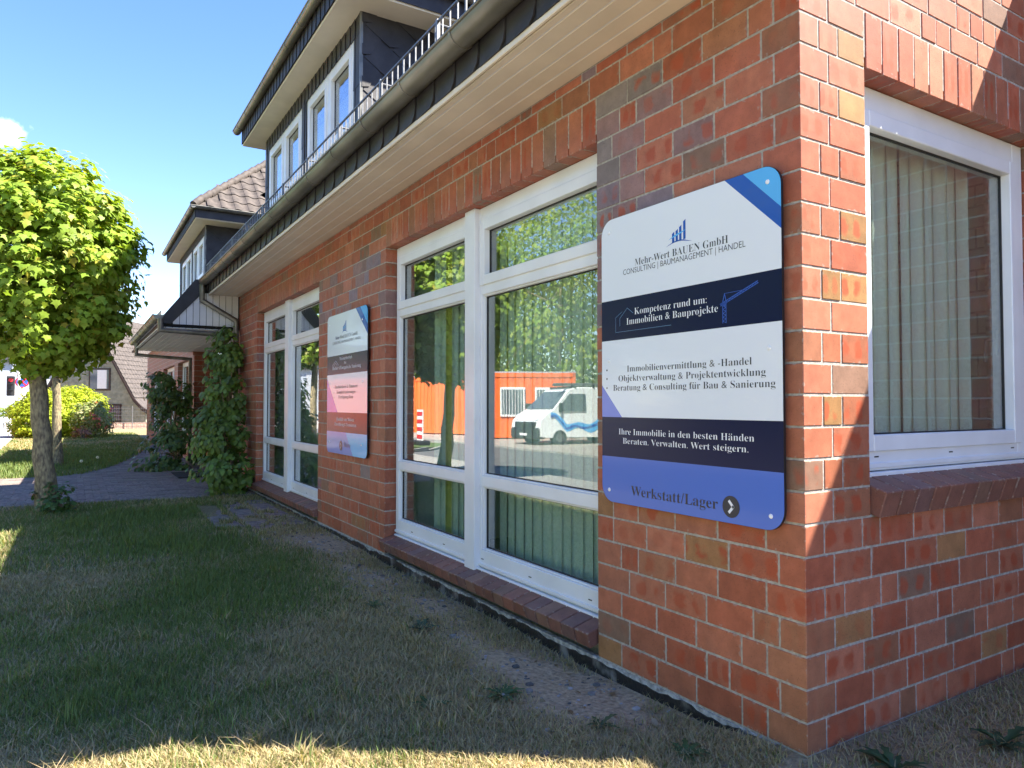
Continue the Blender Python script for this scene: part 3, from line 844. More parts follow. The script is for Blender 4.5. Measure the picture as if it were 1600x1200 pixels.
PZ2 = [(.245, .68, False), (.775, 2.11, False), (2.22, 2.64, True)]
window('L', bld, P2b - .04, P3a - .03, .165, 2.752, .10, [(P2b + .06, 7.945, PZ), (8.215, P3a - .11, PZ)], post=(7.985, 8.175))
window('R', bld, W0 - .03, W1 - .01, 1.045, 2.752, .10, [(W0 + .12, 1.935, [(1.15, 2.625, True)])], fw=.07)

# rooms behind the glass
rm = MB()
def room(x0, x1, y0, y1, z0, z1, name):
    w = MB()
    P = [(x0, y0, z0), (x1, y0, z0), (x1, y1, z0), (x0, y1, z0), (x0, y0, z1), (x1, y0, z1), (x1, y1, z1), (x0, y1, z1)]
    w.poly(P, [(1, 2, 6, 5), (2, 3, 7, 6), (4, 5, 6, 7)])
    o = w.build(name, 'room', bld); f = MB().poly(P[:4], [(0, 1, 2, 3)]).build('room_floor', 'roomfloor', o)
    return o
room(.31, 4.6, .31, 5.6, 0.0, 2.9, 'room'); room(.31, 4.6, 5.62, 10.9, 0.0, 2.9, 'room')

MB().box(2.12, 2.24, .31, 3.5, 0, 2.9).build('partition', 'brick_w', bld)
MB().box(.31, 2.1, 4.42, 4.5, 0, 2.9).build('partition', 'room', bld)
MB().box(.31, 2.1, 9.75, 9.83, 0, 2.9).build('partition', 'room', bld)
# vertical blinds
def blind(face, a0, a1, d, z0, z1, m, label, ang, odd=None, wid=.127):
    e = tag(empty('vertical_blind', (d, a0, z0) if face == 'L' else (a0, d, z0)), label, 'blind')
    hr = MB(); fbox(hr, face, a0 - .03, a1 + .03, d - .02, d + .02, z1, z1 + .035, .003); hr.build('head_rail', 'pvc', e)
    n = int((a1 - a0) / (wid * .87)); ch = MB()
    for i in range(n):
        c = a0 + (i + .5) * wid * .87; t = ang + random.uniform(-.13, .13)
        V = []; F = []
        for q in range(7):      # slightly bowed strip
            s = (q / 6 - .5) * wid; bow = .016 * (1 - (q / 3 - 1) ** 2)
            al, dp = s * math.cos(t) - bow * math.sin(t), s * math.sin(t) + bow * math.cos(t)
            for z in (z0, z1):
                V.append((d + dp, c + al, z) if face == 'L' else (c + al, d + dp, z))
        F = [(2 * q, 2 * q + 1, 2 * q + 3, 2 * q + 2) for q in range(6)]
        me = _mesh('slat', V, F, [MT['slaty' if odd is not None and i == odd else m]], smooth=True)
        link('slat', me, e)
        if i:
            pts = []
            for q in range(7):
                k = q / 6; aa = c - wid * .87 * (1 - k); z = z0 + .02 - .03 * math.sin(math.pi * k)
                pts.append((d - .012, aa, z) if face == 'L' else (aa, d - .012, z))
            ch.tube(pts, .0018, 4)
    ch.build('chain', 'chain', e)
    return e
blind('L', 1.30, 2.74, .26, .26, 2.60, 'slat', 'grey green vertical blind behind the right half of the large front window', R(5))
blind('L', 2.95, 3.84, .26, .26, 2.60, 'slat', 'vertical blind with one yellow slat behind left half of large front window', R(5), odd=5)
blind('R', .55, 1.86, .25, 1.18, 2.66, 'slatb', 'beige vertical blind behind the side window around the corner', R(3))
hd = empty('window_handle', (1.93, .175, 1.6))
bpy.data.objects.remove(hd)
hw = MB().box(1.885, 1.91, .168, .182, 1.60, 1.74, .004).tube([(1.898, .19, 1.69), (1.898, .23, 1.69), (1.898, .235, 1.57)], .011, 8)
hw.build('window_handle', 'steel', bld)

# ------------------------------------------------------------------ eaves of the main roof
YE0, YE1 = -0.05, 11.14
so = MB().box(-.485, .30, YE0, YE1, SOF + .02, SOF + .06).build('soffit', 'slate2', bld)
bw_ = .105; x = -.002
i = 0
while x > -.44:
    x1 = x; x0 = max(x - bw_ + .007, -.462)
    MB().box(x0, x1, YE0 + .01, YE1 - .01, SOF, SOF + .018, .004).build('soffit_board', 'soffit', so); x -= bw_; i += 1
    MB().box(x1 - bw_ - .0, x1 - bw_ + .008, YE0 + .01, YE1 - .01, SOF + .002, SOF + .02).build('lit_groove_strip', 'wboard', so) if x > -.44 else None  # white strip between boards; its colour stands in for light caught in the groove
MB().box(-.50, -.482, YE0, YE1, SOF - .012, SOF + .03, .003).build('soffit_trim', 'soffit', bld)
fa = MB().box(-.502, -.46, YE0, YE1, SOF + .02, 3.42).build('fascia', 'slate2', bld)
y = YE0; sw = .285
while y < YE1:
    y1 = min(y + sw + .02, YE1)
    y1 = min(y + sw - .002, YE1)
    V = [(-.505, y, SOF + .10), (-.505, y + .015, SOF + .05), (-.505, y + .06, SOF + .018), (-.505, y1, SOF + .018), (-.505, y1, 3.43), (-.505, y, 3.43)]
    V = [(v[0] - .010 * (y1 - v[1]) / sw, v[1], v[2]) for v in V]
    MB().prism(V, (.009, 0, 0)).build('slate', 'slate', fa); y += sw

def gutter(parent, P, Q, r, brackets=.72, name='gutter', endcap=True, up=Vector((0, 0, 1))):
    P, Q = Vector(P), Vector(Q); t = (Q - P).normalized(); sd = t.cross(up).normalized()
    mb = MB(); N = 14
    def ring(c, rr, extra=0): return [c + sd * (rr * math.cos(a)) - up * (rr * math.sin(a)) for a in np.linspace(0, math.pi, N)]
    A, B, A2, B2 = ring(P, r), ring(Q, r), ring(P, r - .004), ring(Q, r - .004)
    V = A + B + A2 + B2; F = []
    for i in range(N - 1):
        F.append((i, i + 1, N + i + 1, N + i)); F.append((2 * N + i, 3 * N + i, 3 * N + i + 1, 2 * N + i + 1))
    F += [(0, N, 3 * N, 2 * N), (N - 1, 3 * N - 1, 4 * N - 1, 2 * N - 1)]
    if endcap: F += [tuple(range(N)), tuple(range(N, 2 * N))[::-1]]
    mb.poly(V, F)
    for s in (1, -1): mb.tube([P + sd * r * s, Q + sd * r * s], .011, 8)
    g = smooth_by_angle(mb.build(name, 'zinc', parent), 50)
    L = (Q - P).length; n = int(L / brackets)
    if brackets:
        for i in range(n + 1):
            c = P + t * (brackets * (i + .5) if i < n else L - .05)
            b = MB(); w = .024
            A, B = ring(c - t * w / 2, r + .005), ring(c + t * w / 2, r + .005); A2, B2 = ring(c - t * w / 2, r), ring(c + t * w / 2, r)
            F = [(i, i + 1, N + i + 1, N + i) for i in range(N - 1)] + [(i, 2 * N + i, 2 * N + i + 1, i + 1) for i in range(N - 1)] + [(N + i, N + i + 1, 3 * N + i + 1, 3 * N + i) for i in range(N - 1)]
            b.poly(A + B + A2 + B2, F)
            smooth_by_angle(b.build('gutter_bracket', 'zinc', g), 40)
    return g
gutter(bld, (-.572, YE0 - .01, 3.40), (-.572, YE1 + .06, 3.40), .080)

# main roof: 50 degree slope, ridge, gable end
TA = 1.2; RX = 5.2
zr = lambda x: 3.43 + TA * (x + .52)
rf = MB().prism([(-.52, YE0 - .05, 3.43), (RX, YE0 - .05, zr(RX)), (RX, YE0 - .05, zr(RX) + .1), (-.58, YE0 - .05, 3.46)], (0, 11.5, 0))
rf.prism([(RX, YE0 - .05, zr(RX)), (2 * RX + .52, YE0 - .05, 3.43), (2 * RX + .6, YE0 - .05, 3.5), (RX, YE0 - .05, zr(RX) + .1)], (0, 30, 0))
rf.prism([(.9, 11.0, zr(.9)), (RX, 11.0, zr(RX)), (RX, 11.0, zr(RX) + .1), (.9, 11.0, zr(.9) + .1)], (0, 19, 0))
roof = rf.build('roof', 'tile', bld)
gb = MB().prism([(.0, .05, 3.3), (0.1, .05, zr(0) - .15), (RX, .05, zr(RX) - .15), (10, .05, 4.3), (10.2, .05, 0), (3.0, .05, 0), (3.0, .05, 4.4), (.02, .05, 4.4), ], (0, .2, 0))
gb = MB().prism([(0.02, .02, 4.5), (.45, .02, 4.5), (RX, .02, zr(RX) - .15), (10.0, .02, 4.5)], (0, .2, 0)).prism([(2.9, .02, 0), (10, .02, 0), (10, .02, 4.5), (2.9, .02, 4.5)], (0, .25, 0))
gb.build('gable_wall', 'brick_y', bld)
MB().box(9.8, 10, .3, 29, 0, 4.5).build('rear_wall', 'brick_x', bld)

# snow guard along the gutter
sg = MB().box(-.532, -.518, YE0, YE1, 3.672, 3.682).box(-.532, -.518, YE0, YE1, 3.46, 3.47)
sg = sg.build('snow_guard', 'steel', bld)
bars = MB(); y = YE0 + .03; i = 0
while y < YE1:
    w = .008 if i % 9 else .016
    bars.box(-.530, -.522, y - w / 2, y + w / 2, 3.46, 3.68); y += .10; i += 1
tag(bars.build('guard_bars', 'steel', sg), kind='stuff')
for k in range(12):
    y = YE0 + .3 + k * .95
    MB().tube([(-.52, y, 3.66), (-.33, y, 3.66)], .008, 6).box(-.535, -.515, y - .012, y + .012, 3.45, 3.69).build('guard_stay', 'steel', sg)

# ------------------------------------------------------------------ dormers
def tile_mesh():
    V = []; F = []; W, L = .30, .36; N = 10
    for j, (yy, zz) in enumerate(((0, .022), (0, .0), (L + .05, .0))):
        for i in range(N + 1):
            u = i / N; prof = .020 * math.sin(2 * math.pi * u + .6)
            V.append(((u - .5) * W * 1.06, yy, prof + (0 if j else -.022) + (.022 if j < 2 else 0)))
    # order: lip bottom, lip top, upper edge
    for j in range(2):
        for i in range(N): a = j * (N + 1) + i; F.append((a, a + 1, a + N + 2, a + N + 1))
    return _mesh('roof_tile', V, F, [MT['tile']], smooth=False)
TILE = tile_mesh()
def lay_tiles(parent, O, U, Vv, inside, nmax=400, name='roof_tile'):
    """tiles on the plane O + u*U + v*V (U along eave, V up slope)"""
    O, U, Vv = Vector(O), Vector(U).normalized(), Vector(Vv).normalized(); N = U.cross(Vv)
    Mx = Matrix((U, Vv, N)).transposed().to_euler()
    out = []
    for r in range(30):
        for c in range(-2, 40):
            u, v = c * .30 + .15, r * .36
            if inside(u, v + .18):
                o = link(name, TILE, parent, O + U * u + Vv * v + N * .01); o.rotation_euler = Mx; out.append(o)
                if len(out) >= nmax: return out
    return out

def dormer(y0, y1, wins, tiles, ov=.5):
    XF = .15; ZT = 5.50; XG = -.20
    XI = XF + .42
    d = MB().prism([(XI, y0 + .1, zr(XF) - .2), (XI, y0 + .1, ZT + .1), (3.2, y0 + .1, ZT + .1), (3.2, y0 + .1, zr(3.2) - .2)], (0, y1 - y0 - .2, 0))
    for yy in (y0 + .004, y1 - .11): d.prism([(XF + .006, yy, zr(XF) - .2), (XF + .006, yy, ZT + .05), (3.2, yy, ZT + .05), (3.2, yy, zr(3.2) - .2)], (0, .106, 0))
    ed = [y0 + .11] + [v for w in wins for v in w[:2]] + [y1 - .11]
    for i in range(0, len(ed), 2):
        if ed[i + 1] - ed[i] > .01: d.box(XF + .006, XF + .06, ed[i], ed[i + 1], zr(XF) - .2, ZT + .05)
    for w in wins: d.box(XF + .006, XF + .06, w[0], w[1], w[3], ZT + .05).box(XF + .006, XF + .06, w[0], w[1], zr(XF) - .2, w[2])
    d = d.build('dormer', 'slate2', bld)
    # front cladding: slim upright slates, leaving the window openings
    def free(ya, yb, za, zb):
        return all(yb < w[0] + .01 or ya > w[1] - .01 or za > w[3] - .01 or zb < w[2] + .01 for w in wins)
    yy = y0
    while yy < y1 - .02:
        ye = min(yy + .158, y1)
        zz = zr(XF) - .05
        segs = []
        for (za, zb) in ((zz, wins[0][2]), (wins[0][2], 4.75), (4.75, wins[0][3]), (wins[0][3], ZT + .06)):
            if zb - za < .02: continue
            # trim slates against window edges
            a_, b_ = yy, ye
            for w in wins:
                if zb <= w[2] + .01 or za >= w[3] - .01: continue
                if a_ >= w[0] - .001 and b_ <= w[1] + .001: a_ = b_ = 0; break
                if a_ < w[0] < b_: b_ = w[0]
                if a_ < w[1] < b_: a_ = w[1]
            if b_ - a_ < .015: continue
            V = [(XF - .006, a_, za - .02), (XF - .006, b_, za - .02), (XF - .006, b_, zb), (XF - .006, a_, zb)]
            V = [(v[0] - .010 * (b_ - v[1]) / .165 - .008 * (zb - v[2]), v[1], v[2]) for v in V]
            MB().prism(V, (.007, 0, 0)).build('slate', 'slate', d)
        yy += .165
    # cheek facing the camera: diagonal courses of large slates
    ct, st = math.cos(R(-33)), math.sin(R(-33))
    for r in range(-6, 9):
        for c in range(-6, 10):
            uu, vv = c * .36 + (.18 if r % 2 else 0), r * .30
            cx, cz = XF + .9 + uu * ct - vv * st, 5.0 + uu * st + vv * ct
            pl = []
            for du, dv in ((-.20, -.16), (.12, -.16), (.19, -.09), (.19, .17), (-.20, .17)):
                px_, pz_ = cx + du * ct - dv * st, cz + du * st + dv * ct
                pl.append((px_, pz_, dv, du))
            pp = clip(clip([(q[0], q[1]) for q in pl], -1, 0, -(XF + .0)), 0, 1, ZT + .02)
            pp = clip(clip(pp, 1, 0, 2.3), TA, -1, TA * .52 - 3.43 + .12) if len(pp) > 2 else pp
            if len(pp) > 2:
                def loc(q):
                    ru, rv = (q[0] - cx) * ct + (q[1] - cz) * st, -(q[0] - cx) * st + (q[1] - cz) * ct
                    return (q[0], y0 - .006 - .014 * (.17 - rv) / .33 - .010 * (ru + .2) / .4, q[1])
                MB().prism([loc(q) for q in pp], (0, .007, 0)).build('slate', 'slate', d)
    MB().box(XF - .02, XF + .01, y0 - .022, y0 + .004, zr(XF) - .1, ZT + .05).build('corner_trim', 'zinc', d)
    # windows
    for (a0, a1, z0, z1) in wins:
        mid = (a0 + a1) / 2
        fr = window('L', d, a0, a1, z0, z1, XF + .0, [(a0 + .10, mid - .075, [(z0 + .10, z1 - .10, True)]), (mid + .075, a1 - .10, [(z0 + .10, z1 - .10, True)])], strip_=False)
        MB().poly([(XI - .02, a0, z0), (XI - .02, a1, z0), (XI - .02, a1, z1), (XI - .02, a0, z1)], [(0, 1, 2, 3)]).build('curtain', 'room', d)
    # soffit ring, fascia, gutters
    ya, yb = y0 - ov, y1 + ov
    MB().box(XG + .06, 2.2, ya + .06, yb - .06, ZT, ZT + .03, .003).build('soffit', 'soffit', d)
    f = MB().box(XG + .05, 2.4, ya + .05, yb - .05, ZT + .03, ZT + .24).build('fascia', 'slate2', d)
    yy = ya + .05
    while yy < yb - .05:
        ye = min(yy + .158, yb - .05)
        V = [(XG + .036, yy, ZT + .02), (XG + .045, ye, ZT + .02), (XG + .047, ye, ZT + .24), (XG + .038, yy, ZT + .24)]
        MB().prism(V, (.004, 0, 0)).build('slate', 'slate', f); yy += .165
    xx = XG + .05
    while xx < 2.2:
        V = [(xx, ya + .046, ZT + .02), (xx + .26, ya + .034, ZT + .02), (xx + .26, ya + .04, ZT + .24), (xx, ya + .048, ZT + .24)]
        MB().prism(V, (0, .004, 0)).build('slate', 'slate', f); xx += .26
    gutter(d, (XG - .01, ya - .07, ZT + .26), (XG - .01, yb + .07, ZT + .26), .058, .6)
    gutter(d, (2.2, ya - .01, ZT + .26), (XG - .07, ya - .01, ZT + .26), .058, .6)
    # hipped tile roof
    s = .92; t = min((yb - ya) / 2, 2.35); zz = ZT + .27
    E0, E1 = (XG, ya, zz), (XG, yb, zz); H0, H1 = (XG + t, ya + t, zz + s * t), (XG + t, yb - t, zz + s * t)
    B0, B1 = (XG + t + 2.4, ya, zz), (XG + t + 2.4, yb, zz); T0, T1 = (XG + t + 2.4, ya + t, zz + s * t), (XG + t + 2.4, yb - t, zz + s * t)
    rm_ = MB().poly([E0, E1, H0, H1, B0, B1, T0, T1], [(0, 2, 3, 1), (0, 4, 6, 2), (1, 3, 7, 5), (2, 6, 7, 3), (0, 1, 5, 4)]).build('dormer_roof', 'tile', d)
    if tiles:
        k = math.sqrt(1 + s * s)
        lay_tiles(d, E0, (1, 0, 0), (0, 1, s), lambda u, v: v / k < u - .08 and u < 3.4 and v / k < t - .05, tiles)
    hp = Vector(H0) - Vector(E0); n = int(hp.length / .33)
    for i in range(n):
        p, q = Vector(E0) + hp * (i / n), Vector(E0) + hp * ((i + 1.12) / n)
        b = MB().tube([p + Vector((0, 0, .015)), q + Vector((0, 0, .055))], .085, 10); smooth_by_angle(b.build('ridge_tile', 'tile', d), 50)
    return d
dormer(5.435, 9.86, [(5.66, 7.50, 4.30, 5.31), (7.74, 9.64, 4.30, 5.31)], 40, .42)
dormer(15.98, 20.75, [(16.2, 18.05, 4.30, 5.31), (18.3, 20.2, 4.30, 5.31)], 120, .6)

# ------------------------------------------------------------------ entrance canopy
YC0, YC1 = 11.12, 17.0; XC = -1.17; ZC = 2.60
cn_ = MB().prism([(-.62, YC0, 3.36), (XC, YC0, ZC + .10), (XC, YC0, ZC + .02), (-.0, YC0, ZC + .02), (.9, YC0, ZC + .05), (.9, YC0, 4.9)], (0, YC1 - YC0, 0))
can = cn_.build('entrance_canopy', 'slate2', bld)
# white upright boards on its side
xb = -.015
while xb > -1.05:
    x0, x1 = xb - .098, xb - .004
    top = lambda x: min(SOF + .02, 2.70 + (x - (-1.10)) * 1.27)
    if top(x0) > 2.66:
        MB().prism([(x0, YC0 - .02, 2.655), (x1, YC0 - .02, 2.655), (x1, YC0 - .02, top(x1)), (x0, YC0 - .02, top(x0))], (0, .014, 0)).build('gable_board', 'wboard', can)
    xb -= .102
MB().prism([(-.70, YC0 - .035, 3.42), (-1.20, YC0 - .035, 2.76), (-1.16, YC0 - .035, 2.655), (-1.06, YC0 - .035, 2.655), (-.50, YC0 - .035, 3.30), (-.50, YC0 - .035, 3.42)], (0, .035, 0)).build('verge_board', 'slate', can)
xb = -.02
while xb > XC:
    MB().box(xb - .096, xb - .004, YC0 - .0, YC1, ZC - .012, ZC + .004, .004).build('soffit_board', 'wboard', can); xb -= .102
MB().box(-.02, .9, YC0, YC1, ZC - .005, ZC + .02).build('recess_ceiling', 'wboard', can)
f2 = MB().box(XC - .012, XC + .0, YC0 - .02, YC1, ZC - .02, ZC + .14).build('fascia', 'slate', can)
gutter(can, (XC - .085, YC0 - .10, ZC + .185), (XC - .085, YC1 + .05, ZC + .185), .078, .62)
g2 = MB().box(XC + .05, XC + .06, YC0 + 1, YC1, 2.98, 2.99)
for q in range(60): g2.box(XC + .05, XC + .058, YC0 + 1 + q * .082, YC0 + 1.008 + q * .082, 2.74, 2.99)
tag(g2.box(XC + .05, XC + .06, YC0 + 1, YC1 - .9, 2.86, 2.868).build('snow_guard', 'steel', can), kind='stuff')
def pipe(pts, r, par):
    o = MB().tube(pts, r, 14); return smooth_by_angle(o.build('downpipe', 'zinc', par), 50)
pipe([(-.60, YC0 - .06, 3.34), (-.60, YC0 - .06, 3.07), (-.06, YC0 - .08, 2.76), (-.06, YC0 - .08, 2.0), (-.06, YC0 - .08, -.05)], .05, bld)
pipe([(XC - .06, YC0 - .12, 2.72), (XC - .06, YC0 - .12, 2.535), (-.1, YC0 - .14, 2.50)], .048, can)
pipe([(XC - .06, YC1 - .8, 2.72), (XC - .06, YC1 - .8, 2.44), (-.12, YC1 - .8, 2.38), (-.12, YC1 - .8, -.03)], .05, can)
b = MB()
for z in (2.3, 1.2): b.tube([(-.06, YC0 - .08, z), (-.06, YC0 - .08, z + .03)], .056, 14)
b.build('pipe_clip', 'zinc', bld)
# recess, door
MB().box(1.1, 1.25, 10.9, 16.6, 0, 3.0).build('recess_wall', 'brick_x', bld)
MB().box(.02, 1.1, 11.1 - .2, 11.09, -.1, 2.6).build('recess_side', 'brick_y', bld)
dr = MB().box(1.04, 1.10, 13.0, 14.2, 0, 2.2, .01).box(1.02, 1.1, 14.4, 16.3, 0, 2.5, .01).build('entrance_door', 'pvc', bld)
MB().box(1.0, 1.03, 13.25, 13.95, .5, 2.0).build('door_glass', 'farglass', dr)
MB().box(.995, 1.015, 14.6, 16.1, .3, 2.3).build('door_glass', 'farglass', dr)
bpy.ops.object.select_all(action='DESELECT') if bpy.context.view_layer.objects.active else None
# far wing along the path
fwm = MB().box(.0, .25, 16.7, 29.3, -.1, .35).box(.0, .25, 16.7, 29.3, 2.45, 3.3)
for ya, yb in ((16.7, 17.2), (19.6, 20.4), (23.4, 24.4), (27.6, 29.3)): fwm.box(.0, .25, ya, yb, .35, 2.45)
fwm.box(.25, 9.8, 29.05, 29.3, -.1, 3.3)
fwm.build('wall', 'brick_x', bld)
for ya, yb in ((17.2, 19.6), (20.4, 23.4), (24.4, 27.6)):
    md = (ya + yb) / 2
    window('L', bld, ya, yb, .35, 2.45, .12, [(ya + .08, md - .06, [(.45, 2.35, False)]), (md + .06, yb - .08, [(.45, 2.35, False)])])
MB().box(.5, .55, 16.8, 29, 0, 3.2).build('inner_wall', 'room', bld)
MB().prism([(-.5, 17.0, 3.3), (.9, 17.0, zr(.9)), (.9, 17, zr(.9) + .12), (-.55, 17, 3.38)], (0, 12.4, 0)).build('roof', 'tile', bld)

# wing beyond the right edge of the picture, whose eave throws the slanting shadow
wing = MB().box(2.36, 8, -9, -.0, -.1, 3.95).build('side_wing', 'brick_x', bld)
MB().prism([(2.10, -9.2, 3.93), (2.10, -9.2, 4.0), (7, -9.2, 8.2), (7, -9.2, 8.0)], (0, 9.15, 0)).build('wing_roof', 'tile', bld)
MB().box(2.13, 2.37, -9.1, -.06, 3.86, 3.93).build('wing_soffit', 'soffit', bld)

# door mat
tag(MB().box(-.75, .15, 12.6, 13.8, -.024, -.006, .006).build('door_mat', 'mat_rubber'), 'black rubber door mat on the paving before the entrance', 'door mat')

# ================================================================== SIGNS
def serif(s):
    o = ''
    for c in s:
        if 'A' <= c <= 'Z': o += chr(0x1D400 + ord(c) - 65)
        elif 'a' <= c <= 'z': o += chr(0x1D41A + ord(c) - 97)
        elif c in 'äöü': o += chr(0x1D41A + ord({'ä': 'a', 'ö': 'o', 'ü': 'u'}[c]) - 97)
        else: o += c
    return o
TXT = {}
def text_geo(s, off):
    if (s, off) in TXT: return list(TXT[(s, off)][0]), list(TXT[(s, off)][1])
    c = bpy.data.curves.new('t', 'FONT'); c.body = s; c.offset = off; c.resolution_u = 3
    o = bpy.data.objects.new('t', c); COL.objects.link(o)
    dg = bpy.context.evaluated_depsgraph_get(); me = bpy.data.meshes.new_from_object(o.evaluated_get(dg))
    V = [(v.co.x, v.co.y) for v in me.vertices]; F = [tuple(p.vertices) for p in me.polygons]
    bpy.data.objects.remove(o); bpy.data.curves.remove(c); bpy.data.meshes.remove(me)
    return V, F
def prepare(lines, off):
    """outline all the wordings in one evaluation"""
    jobs = []
    for s, se in lines:
        jobs.append((serif(s) if se else s, off if se else -.008))
        for i, c in enumerate(s):
            if c in 'äöü': jobs += [(serif(s[:i]) , 0), (serif(s[:i + 1]), 0)]
    obs = []
    for j in jobs:
        c = bpy.data.curves.new('t', 'FONT'); c.body = j[0]; c.offset = j[1]; c.resolution_u = 3
        o = bpy.data.objects.new('t', c); COL.objects.link(o); obs.append(o)
    dg = bpy.context.evaluated_depsgraph_get()
    for j, o in zip(jobs, obs):
        me = bpy.data.meshes.new_from_object(o.evaluated_get(dg))
        TXT[j] = [(v.co.x, v.co.y) for v in me.vertices], [tuple(p.vertices) for p in me.polygons]
        bpy.data.meshes.remove(me)
    for o in obs: c = o.data; bpy.data.objects.remove(o); bpy.data.curves.remove(c)
def lettering(par, s, yl, yr, z, cap, X, m, ser=True, off=-.009):
    """text whose baseline runs from y=yl (left) to y=yr (right) at height z on the plane x=X"""
    t = serif(s) if ser else s
    V, F = text_geo(t, off if ser else -.008)
    xs = [v[0] for v in V]; x0, x1 = min(xs), max(xs)
    for i, c in enumerate(s):
        if c in 'äöü':
            a = max(v[0] for v in text_geo(serif(s[:i + 1]), 0)[0]); b = max([v[0] for v in text_geo(serif(s[:i]), 0)[0]] or [0])
            for dx in (-.11, .11):
                k = len(V); cxm = (a + b) / 2 + .015 + dx
                V += [(cxm + .055 * math.cos(q), .60 + .055 * math.sin(q)) for q in np.linspace(0, 2 * math.pi, 9)[:-1]]; F.append(tuple(range(k, k + 8)))
    ky = (yl - yr) / (x1 - x0); kz = cap / .68
    P = [(X, yl - (v[0] - x0) * ky, z + v[1] * kz) for v in V]
    return MB().poly(P, F).build('lettering', m, par)
def flat(par, name, pts, X, m, th=.0006):
    return MB().prism([(X, y, z) for y, z in pts], (th, 0, 0)).build(name, m, par)
def rounded(y0, y1, z0, z1, r, n=8):
    P = []
    for cy, cz, a0 in ((y1 - r, z1 - r, 0), (y0 + r, z1 - r, 90), (y0 + r, z0 + r, 180), (y1 - r, z0 + r, 270)):
        P += [(cy + r * math.cos(R(a0 + 90 * i / n)), cz + r * math.sin(R(a0 + 90 * i / n))) for i in range(n + 1)]
    return P
def half(poly, p, q, keep):
    """clip by line p-q keeping the side of point keep"""
    a, b = -(q[1] - p[1]), q[0] - p[0]; c = a * p[0] + b * p[1]
    if a * keep[0] + b * keep[1] > c: a, b, c = -a, -b, -c
    return clip(poly, a, b, c)
def line(par, name, pts, w, X, m):
    mb = MB()
    for (y0, z0), (y1, z1) in zip(pts[:-1], pts[1:]):
        d = Vector((y1 - y0, z1 - z0)); 
        if d.length < 1e-6: continue
        n = Vector((-d.y, d.x)).normalized() * w / 2; e = d.normalized() * w * .4
        mb.prism([(X, y0 + n.x - e.x, z0 + n.y - e.y), (X, y0 - n.x - e.x, z0 - n.y - e.y), (X, y1 - n.x + e.x, z1 - n.y + e.y), (X, y1 + n.x + e.x, z1 + n.y + e.y)], (.0004, 0, 0))
    return mb.build(name, m, par)
def logo(par, L, R_, X, zb):
    """four rising bars over a ground curve with a swoosh; L,R_ are the y of its left and right ends"""
    w = L - R_; Y = lambda t: L - t * w
    for i, (t, hb, ht) in enumerate(((.285, .10, .53), (.425, .125, .60), (.565, .13, .72), (.72, .12, .90))):
        h = w * .72
        flat(par, 'logo_bar', [(Y(t - .045), zb + h * hb), (Y(t + .045), zb + h * (hb + .02)), (Y(t + .045), zb + h * ht), (Y(t - .045), zb + h * (ht - .07))], X, 'sign_mid', .0004)
    top = [(Y(t), zb + w * .72 * (.16 * math.sin(math.pi * min(1, t * 1.05)))) for t in np.linspace(0, 1, 9)]
    bot = [(Y(t), zb + w * .72 * (.16 * math.sin(math.pi * min(1, t * 1.05)) - .05 * math.sin(math.pi * t) - .002)) for t in np.linspace(1, 0, 9)]
    flat(par, 'logo_ground', top + bot, X, 'sign_mid', .0004)
    a = [(Y(t), zb + w * .72 * (.22 + .32 * (t - .1) / .7 + .05 * math.sin(5 * t))) for t in np.linspace(.1, .80, 9)]
    b_ = [(y, z - w * .05 * math.sin(math.pi * i / 8)) for i, (y, z) in enumerate(a)][::-1]
    flat(par, 'logo_swoosh', a + b_, X - .0006, 'sign_sky', .0004)
def sign(y0, y1, z0, z1, r, label):
    e = tag(empty('company_sign', (0, (y0 + y1) / 2, z0)), label, 'sign', 'company signs on the brick front')
    X = -.034
    sh = rounded(y0, y1, z0, z1, r)
    MB().prism([(X, y, z) for y, z in sh], (.012, 0, 0)).build('panel', 'sign_edge', e)
    inn = rounded(y0 + .0015, y1 - .0015, z0 + .0015, z1 - .0015, r - .001)
    for yy in (y0 + .2, y1 - .2):
        for zz in (z0 + .2, z1 - .2): MB().tube([(X + .012, yy, zz), (.004, yy, zz)], .012, 8).build('standoff', 'steel', e)
    return e, inn, X - .0008
def screws(e, X, pts):
    for y, z in pts:
        V = [(X - .004, y, z)] + [(X - .003, y + .007 * math.cos(a), z + .007 * math.sin(a)) for a in np.linspace(0, 2 * math.pi, 13)[:-1]] + [(X + .001, y + .010 * math.cos(a), z + .010 * math.sin(a)) for a in np.linspace(0, 2 * math.pi, 13)[:-1]]
        F = [(0, 1 + i, 1 + (i + 1) % 12) for i in range(12)] + [(1 + i, 13 + i, 13 + (i + 1) % 12, 1 + (i + 1) % 12) for i in range(12)]
        MB().poly(V, F).build('screw', 'screw', e)
def band(inn, z0, z1): return clip(clip(inn, 0, 1, z1), 0, -1, -z0)
def arrow(e, y, z, r, X):
    flat(e, 'arrow_disc', [(y + r * math.cos(a), z + r * math.sin(a)) for a in np.linspace(0, 2 * math.pi, 33)[:-1]], X, 'ink_dark', .0004)
    line(e, 'arrow_mark', [(y + r * .18, z + r * .48), (y - r * .26, z), (y + r * .18, z - r * .48)], r * .26, X - .0006, 'ink_white')

